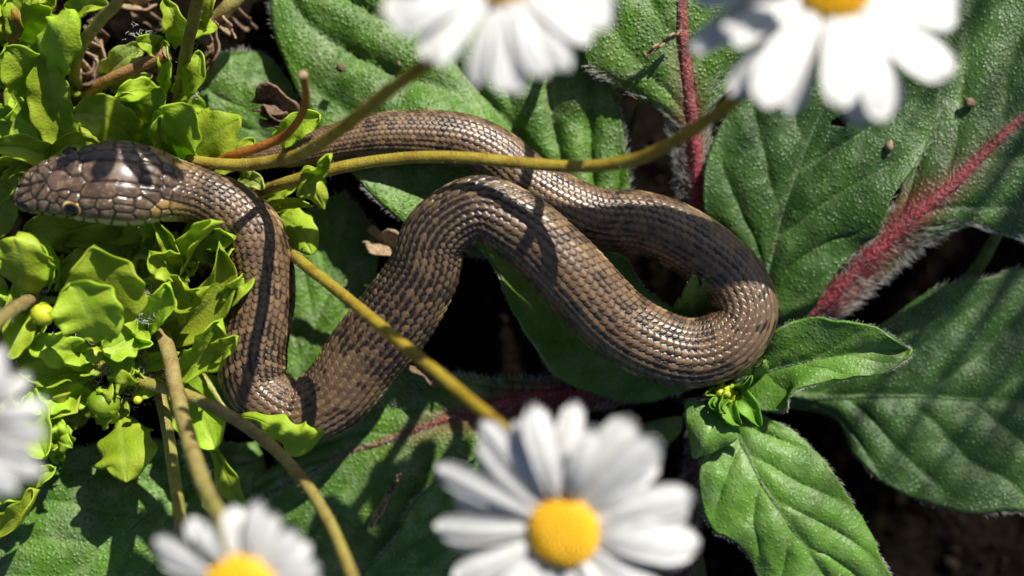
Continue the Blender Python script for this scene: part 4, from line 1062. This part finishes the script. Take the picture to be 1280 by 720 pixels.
for (x, y, z, r, mt) in ((53, 393, 22, 1.75, 'bud_yellow'), (118, 444, 16, 1.35, 'bud'), (130, 503, 13, 2.5, 'weedbud'), (172, 500, 14, 0.7, 'bud_yellow')):
    v, fq = ellipsoid(P(x, y, z), (r, r * 0.95, r), seed=int(x), noise=0.06)
    b_ = mobj('bud', v, fq, M[mt], w1)
    # sepals hugging the bud
    if r > 1:
        for q in range(5):
            a = q * 1.2566 + x; 
            V = []
            for u in np.linspace(0, 1, 8):
                for w in np.linspace(-1, 1, 5):
                    ph = a + w * 0.45 * (1 - u ** 2); el = math.pi * (0.9 - 0.68 * u)
                    rr = r * 1.06
                    V.append(P(x, y, z) + rr * np.array([math.sin(el) * math.cos(ph), math.sin(el) * math.sin(ph), math.cos(el)]))
            mobj('sepal', V, grid_faces(8, 5), M['bud'], b_)
# stalks of the weed
for pts, rad in (([(160, 400, 4), (165, 350, 9), (172, 322, 12), (188, 323, 13)], (0.8, 0.45)), ([(190, 395, -14), (188, 400, -4), (186, 410, 6)], (1.3, 1.0)), ([(188, 410, 4), (150, 400, 12), (100, 396, 18), (53, 396, 20)], (0.8, 0.5)),
                 ([(188, 412, 2), (160, 430, 8), (118, 446, 14)], (0.8, 0.5)), ([(188, 412, 2), (170, 460, 8), (134, 505, 14)], (0.9, 0.6)), ([(190, 400, 0), (230, 375, 6), (226, 340, 11)], (0.8, 0.6)), ([(188, 410, 0), (240, 390, 3), (300, 300, 2), (345, 268, 0)], (0.8, 0.5)),
                 ([(188, 410, 2), (230, 440, 6), (290, 520, 9), (300, 522, 10)], (0.7, 0.5)), ([(188, 405, 0), (120, 380, 6), (50, 375, 12), (28, 378, 15)], (0.8, 0.6))):
    tube('stalk', pts, rad, M['stem'], w1, n=30, seg=8, cols=[(0.3, 0.32, 0.06), (0.28, 0.34, 0.05)])
# white wool at the joints of the weed
def wool(root, spots):
    pos = []; dr = []; ln = []
    for (x, y, z, sp, k, L) in spots:
        p = P(x, y, z) + rng.normal(size=(k, 3)) * sp * [1, 1, 0.4]
        pos.append(p); dr.append(rng.normal(size=(k, 3)) + [0, 0, 0.6]); ln.append(rng.uniform(0.4, 1, k) * L)
    hairs(np.vstack(pos), np.vstack(dr), np.concatenate(ln), root, M['hair'], rad=0.045)
wool(w1, [(178, 382, 14, 1.2, 170, 3.0), (168, 370, 15, 1.0, 90, 2.6), (140, 455, 13, 1.3, 90, 2.6), (160, 480, 10, 1.6, 110, 2.2), (60, 355, 12, 1.2, 60, 2.0), (30, 372, 14, 1.0, 50, 2.0), (105, 410, 8, 2.5, 40, 3.0), (190, 455, 8, 1.6, 60, 2.2)])

w2 = empty('weed', P(150, 135, -14))
tag(w2, 'shaded clump of green weed leaves behind the head of the snake', 'weed')
W2 = [
    ([(50, 98, 6), (58, 72, 12), (74, 42, 17), (88, 12, 18)], [14, 24, 28, 28, 18], dict(cup=-1.4, wave=0.6)),
    ([(64, 128, 2), (44, 100, 8), (24, 78, 12), (6, 58, 14)], [16, 28, 32, 20], dict(cup=0.8)),
    ([(60, 60, 2), (45, 35, 8), (28, 16, 12), (8, -4, 14)], [14, 26, 30, 20], dict(cup=0.8)),
    ([(10, 54, 8), (14, 38, 11), (14, 22, 13), (10, 6, 13)], [8, 14, 15, 9], dict(mat='weed_ochre')),
    ([(88, 16, 12), (104, 8, 15), (120, 4, 17), (138, 8, 17)], [8, 14, 14, 5], dict(cup=1.0)),
    ([(30, -4, 14), (46, -2, 16), (56, 2, 16)], [8, 10, 5], dict()),
    ([(90, 190, 2), (70, 150, 6), (62, 110, 9), (58, 70, 11)], [16, 26, 28, 18], dict(cup=1.0)),
    ([(84, 190, -4), (60, 180, 2), (30, 150, 3), (10, 110, 4)], [14, 20, 20, 12], dict(cup=0.6)),
    ([(172, 178, 8), (150, 160, 13), (124, 144, 16), (92, 142, 16)], [14, 24, 26, 16], dict(cup=0.8)),
    ([(150, 190, 4), (110, 180, 9), (80, 184, 11), (60, 196, 11)], [8, 14, 14, 6], dict(cup=0.8)),
    ([(80, 198, 8), (52, 192, 12), (26, 184, 14), (-8, 182, 14)], [8, 14, 15, 10], dict(cup=0.9)),
    ([(222, 200, 6), (248, 182, 11), (274, 164, 14), (300, 148, 15)], [14, 32, 34, 14], dict(cup=-0.8, wave=0.6)),
    ([(222, 196, 8), (218, 175, 13), (228, 152, 16), (240, 132, 17)], [12, 30, 34, 22], dict(cup=0.8)),
    ([(190, 170, 4), (190, 150, 9), (196, 128, 12), (202, 108, 13)], [10, 18, 20, 12], dict(cup=1.0)),
    ([(176, 176, 2), (170, 150, 7), (160, 128, 10), (150, 116, 11)], [10, 18, 20, 12], dict(cup=1.0)),
    ([(192, 118, 6), (178, 114, 9), (164, 116, 11), (146, 124, 11)], [6, 14, 14, 5], dict(cup=1.2, mat='weed')),
    ([(228, 56, 6), (222, 36, 10), (216, 20, 12), (207, 0, 12)], [8, 14, 14, 6], dict(cup=1.0, lobe=0.1)),
    ([(208, 46, 5), (210, 40, 8), (205, 32, 9)], [6, 10, 5], dict()),
    ([(204, 66, 5), (194, 58, 8), (184, 54, 9), (172, 52, 9)], [5, 13, 13, 6], dict(cup=0.8)),
    ([(222, 120, 2), (236, 104, 7), (246, 86, 9), (250, 64, 9)], [8, 15, 16, 8], dict(cup=0.8)),
    ([(205, 118, 2), (208, 90, 6), (206, 70, 8), (206, 52, 8)], [5, 8, 8, 5], dict(cup=0.8)),
    ([(252, 40, 4), (254, 20, 8), (260, 4, 10), (266, -14, 10)], [6, 10, 12, 8], dict(cup=0.8)),
    ([(126, 98, 0), (142, 84, 4), (160, 70, 6), (182, 57, 6)], [8, 15, 17, 10], dict(mat='weed_pale', cup=0.5)),
    ([(140, 110, 2), (158, 104, 5), (176, 100, 6), (192, 94, 6)], [5, 9, 9, 5], dict(mat='weed_pale', cup=0.5)),
    ([(198, 96, 2), (204, 92, 5), (212, 90, 6)], [4, 8, 5], dict()),
    ([(216, 196, 10), (202, 178, 14), (199, 160, 16), (203, 144, 17)], [5, 9, 9, 5], dict(cup=0.8)),
    ([(208, 190, 10), (196, 180, 13), (190, 172, 14)], [5, 9, 6], dict(cup=0.6)),
    ([(60, 250, -4), (40, 210, 2), (20, 170, 4), (-10, 130, 5)], [14, 24, 26, 16], dict(cup=0.6)),
    ([(250, 215, -2), (275, 205, 3), (300, 190, 4), (318, 175, 3)], [10, 16, 16, 8], dict(cup=0.6)),
    ([(340, 188, 4), (355, 172, 7), (372, 158, 9), (402, 144, 10)], [6, 13, 17, 12], dict(cup=0.6)),
]
for k in range(46):
    x, y = fr_.uniform(-8, 235), fr_.uniform(-10, 195)
    if 95 < x < 230 and y < 100: continue
    a = fr_.uniform(0, 6.28); L = fr_.uniform(22, 42); z = fr_.uniform(-2, 9)
    dx, dy = L * math.cos(a), L * math.sin(a)
    W2.append(([(x, y, z - 5), (x + dx * 0.35, y + dy * 0.35, z), (x + dx * 0.7, y + dy * 0.7, z + 2), (x + dx, y + dy, z + fr_.uniform(-1, 3))], [3, L * 0.22, L * 0.4, L * 0.42, L * 0.25],
               dict(cup=fr_.uniform(-0.8, 1.6), wave=fr_.uniform(0.2, 0.7), lobe=fr_.uniform(0.06, 0.15), nl=int(fr_.integers(2, 5)), roll=fr_.uniform(-30, 30), N=26, Mh=6)))
for k, (pts, wd, kw) in enumerate(W2):
    weed_leaf(w2, pts, wd, seed=k + 71, **kw)
for pts, rad in (([(150, 135, -14), (140, 150, -4), (110, 180, 4), (90, 190, 4)], (1.2, 0.8)), ([(150, 135, -14), (200, 170, 0), (222, 198, 6)], (1.0, 0.8)), ([(150, 135, -14), (100, 120, -2), (55, 100, 5)], (1.0, 0.7))):
    tube('stalk', pts, rad, M['stem'], w2, n=24, seg=8, cols=[(0.26, 0.3, 0.05), (0.2, 0.28, 0.04)])
wool(w2, [(240, 115, 4, 0.8, 50, 1.8), (178, 46, 8, 0.9, 50, 1.6), (250, 42, 5, 1.4, 40, 2.0)])

for k, (pts, wd) in enumerate((([(905, 494, 4), (908, 508, 8), (914, 520, 9), (922, 529, 8)], [8, 15, 12, 3]), ([(912, 494, 4), (926, 500, 8), (938, 512, 9), (948, 531, 8)], [8, 15, 12, 3]), ([(898, 496, 4), (890, 506, 8), (896, 514, 9)], [4, 6, 3]),
                               ([(914, 490, 4), (926, 484, 8), (934, 478, 10), (938, 470, 10)], [5, 8, 7, 2]), ([(900, 490, 4), (888, 490, 7), (878, 494, 8)], [4, 7, 3]), ([(906, 490, 4), (903, 502, 9), (900, 510, 10), (905, 516, 10)], [4, 6, 5, 2]))):
    weed_leaf(rosette, pts, wd, cup=1.0, wave=0.2, seed=400 + k, N=20, Mh=5, name='bract', mat='weed_mid')
# thin green shoots rising out of dark gaps
def shoot(pts, rad, cols, label):
    o, c = tube('shoot', pts, rad, M['stem'], None, n=36, seg=8, cols=cols, jitter=0.2)
    tag(o, label, 'shoot')
shoot([(775, 215, -18), (782, 160, -10), (778, 128, -4), (764, 104, 0)], (0.55, 0.5, 0.35), [(0.1, 0.16, 0.03), (0.13, 0.2, 0.04)], 'thin curved green shoot in the dark gap beside the quilted leaf')
shoot([(782, 180, -16), (792, 150, -9), (800, 128, -3), (806, 108, 1)], (0.55, 0.5, 0.35), [(0.12, 0.17, 0.04), (0.16, 0.22, 0.06)], 'thin straight green shoot under the pimpled leaf tip')
shoot([(1210, 350, -12), (1228, 325, -9), (1242, 300, -7), (1260, 270, -6)], (1.1, 1.1, 0.9), [(0.16, 0.22, 0.04), (0.18, 0.25, 0.05)], 'stout green shoot between the two shaded leaves')

# ------------------------------------------------------------------ dry litter
def scrap(pts, wd, label, mat='litter', cup=1.0, roll=0, seed=0, lobe=0.2):
    base = P(*pts[0]); e = empty('dry_scrap', base); tag(e, label, 'dry scrap')
    weed_leaf(e, pts, wd, cup=cup, roll=roll, mat=mat, wave=0.8, nw=2.2, seed=seed, lobe=lobe, nl=4, thick=0.35, N=26, Mh=6, name='blade')
scrap([(332, 132, 1), (346, 128, 4), (360, 142, 4), (376, 158, 1)], [4, 16, 14, 6], 'shrivelled brown bract lying by the tail', cup=2.6, seed=301)
scrap([(336, 150, 2), (350, 152, 5), (362, 150, 4)], [3, 10, 5], 'small curled brown husk tucked under the shrivelled bract', cup=1.8, seed=302)
scrap([(262, 30, 3), (266, 48, 5), (268, 66, 5), (260, 88, 2)], [5, 8, 7, 2], 'narrow reddish brown dry bract hanging from the yellow stem', cup=1.6, seed=303)
scrap([(276, 26, 2), (284, 34, 4), (290, 42, 3)], [4, 7, 3], 'papery white husk beside the dry bract', mat='litter_tan', cup=1.0, seed=304)
for k, (x, y, z, dx, dy) in enumerate(((112, 60, -2, 18, 8), (124, 42, -3, 14, 12), (104, 84, -1, 12, 16), (118, 98, -1, 16, -8), (170, 6, -3, 26, 6), (185, 24, -6, 20, 12), (128, 74, -2, 10, 20), (300, 22, -7, 18, 16), (10, 130, -4, 16, 14))):
    scrap([(x - dx / 2, y - dy / 2, z - 1), (x, y, z + 1.5), (x + dx / 2, y + dy / 2, z - 1)], [4, 9, 4],
          ['curled grey brown litter flake beside the curved yellow stem', 'pale torn litter flake above the dry curl', 'dark litter curl at the foot of the curved yellow stem', 'tan litter flake by the pinkish cut stem', 'grey bark flake lying on open soil at the frame edge', 'brown flake on open soil beside the green weed lobe', 'twisted litter strip between the stems', 'dull brown flake in the dark soil past the yellow stem', 'brown flake on soil at the outer side of the shaded clump'][k],
          mat='litter' if k % 2 else 'litter_tan', cup=1.6, seed=310 + k)
scrap([(152, 640, -4), (155, 630, -2), (157, 618, -3)], [2, 5, 2], 'tiny brown dry curl on the shaded flat leaf', seed=330)
scrap([(463, 658, 1), (476, 636, 2), (487, 616, 2)], [2, 4.5, 2], 'pale dry grass husk lying on the pimpled leaf', mat='litter_tan', cup=0.5, seed=331, lobe=0)
scrap([(487, 616, 2), (493, 606, 3), (499, 594, 2)], [1.5, 3.5, 1.5], 'brown tip piece at the end of the dry husk', cup=0.5, seed=332, lobe=0)
scrap([(806, 70, 6), (828, 54, 7), (852, 38, 8)], [2, 2.4, 2], 'straw coloured splinter lying across the pimpled leaf', mat='litter_tan', cup=0.3, seed=333, lobe=0)
scrap([(470, 300, -4), (486, 306, -1), (500, 316, -4)], [8, 16, 9], 'tan crumb of dry earth beside the raised coil', mat='litter_tan', cup=2.4, seed=334, lobe=0.3)
scrap([(515, 452, -2), (532, 462, 1), (552, 478, -1)], [5, 10, 5], 'pinkish brown dead leaf end at the red midrib', cup=1.8, seed=335)
scrap([(84, 540, -4), (90, 530, -1), (94, 520, -3)], [4, 8, 4], 'rusty brown fragment in the gap between the weeds', cup=1.5, seed=336)
scrap([(215, 420, -4), (228, 430, -1), (236, 440, -4)], [5, 9, 5], 'brown dead leaf under the weed stalks', cup=1.5, seed=337)
# specks on leaves
for k, (x, y, z, r, lb) in enumerate(((427, 84, 0.2, 0.75, 'reddish brown crumb on the quilted leaf'), (498, 80, 0.9, 0.5, 'tiny brown speck further along the quilted leaf'), (1212, 129, 1.5, 0.9, 'amber crumb on the large shaded leaf'), (1112, 183, 2.6, 0.8, 'pale speck on the leaf with the hole'))):
    v, f = blob_mesh(60 + k, 2)
    o = mobj('crumb', v * r * [1, 1, 0.7] + P(x, y, z), f, M['litter_tan' if k == 3 else 'litter'], origin=P(x, y, z))
    tag(o, lb, 'crumb')

# ------------------------------------------------------------------ unseen plant, added so its leaf casts a dark band on the snake
tall = empty('added_shade_stem', G(1420, 40, -25))
tag(tall, 'unseen rough-leaved stem added beside the rosette to shade the snake', 'plant')
tube('stem', [(1420, 40, -25), (1428, 40, 20), (1430, 20, 42), (1434, -80, 60), (1438, -200, 74), (1436, -260, 92)], (2.4, 2.2, 2.0, 1.8, 1.4), M['stem'], tall, f=G, cols=[(0.12, 0.16, 0.04), (0.1, 0.15, 0.04)])
def shade_leaf(bx, by, bz, tx, ty, tz, w, seed):
    b = np.array([bx, by, bz], float); t_ = np.array([tx, ty, tz], float)
    d = t_ - b; pr = np.array([-d[1], d[0], 0]); pr /= np.linalg.norm(pr[:2])
    mid = [tuple(b + d * q + np.array([0, 0, 8 * math.sin(q * 3.14)])) for q in (0, 0.25, 0.5, 0.75, 1)]
    lf = [tuple(np.array(m_) + pr * w * q) for m_, q in zip(mid, (0.08, 0.8, 1, 0.7, 0))]
    rt = [tuple(np.array(m_) - pr * w * q) for m_, q in zip(mid, (0.08, 0.8, 1, 0.7, 0))]
    rough_leaf(tall, mid=mid, left=lf, right=rt, f=G, veins=6, amp=0.8, seed=seed, mat='rough_dark', N=50, Mh=14, hair=60)
shade_leaf(1434, -110, 63, 910, -222, 72, 52, 44)

# unseen grass added beyond the upper right so its blades half shade the leaves
def shade_grass_tuft(name, label, spots, seed):
    r_ = np.random.default_rng(seed)
    pts = [(e, r_.uniform(300, 380)) for e in spots]
    cot = 1 / math.tan(SUN_EL)
    hx, hy = math.sin(SUN_AZ) * cot, math.cos(SUN_AZ) * cot
    tips = [G(ex, ey) + h * np.array([hx, hy, 1.0]) for (ex, ey), h in pts]
    org = np.mean(tips, 0); org[2] = -26
    e = empty(name, org); tag(e, label, 'grass')
    pdir = np.array([math.cos(SUN_AZ), -math.sin(SUN_AZ), 0])
    for tp in tips:
        b = tp.copy(); b[2] = -30; b += (org - b) * [0.2, 0.2, 0]
        b[2] = -30
        n = 26; u = np.linspace(0, 1, n)
        lean = r_.normal(size=3) * [4, 4, 0]
        c = b[None] * (1 - u)[:, None] + tp[None] * u[:, None] + np.sin(u * np.pi)[:, None] * lean
        w = r_.uniform(1.0, 1.9) * np.interp(u, [0, 0.3, 0.8, 1], [0.7, 1, 0.9, 0.05])
        tw = pdir * 0.9 + np.array([0.2, 0.3, 0]) * r_.normal()
        tw /= np.linalg.norm(tw)
        nd = np.cross(tw, [0, 0, 1.0])
        V = np.stack([c - tw * w[:, None], c + nd * 0.35, c + tw * w[:, None], c - nd * 0.1], 1).reshape(-1, 3)
        mobj('blade', V, grid_faces(n, 4, True), M['grass'], e)
M['grass'] = plain_mat('shade_grass_blade', (0.05, 0.11, 0.02), (0.1, 0.2, 0.04), rough=0.45, scale=0.8, transl=0.2)
gr_ = np.random.default_rng(3)
def perp_spots(p0, p1, step, yend):
    out = []
    p = p0
    while p < p1:
        q = p + gr_.uniform(-6, 6)
        y = yend(q) + gr_.uniform(-25, 25)
        out.append(((q - y * 0.55) / 0.83, y)); p += step
    return out
shade_grass_tuft('added_shade_grass', 'unseen tuft of tall thin grass added to half shade the leaf with the hole', perp_spots(862, 1040, 14.5, lambda q: 310), 5)
shade_grass_tuft('added_shade_grass', 'unseen tuft of tall thin grass added to half shade the outer leaves', perp_spots(1085, 1420, 11.5, lambda q: 300 if q < 1130 else 720), 6)
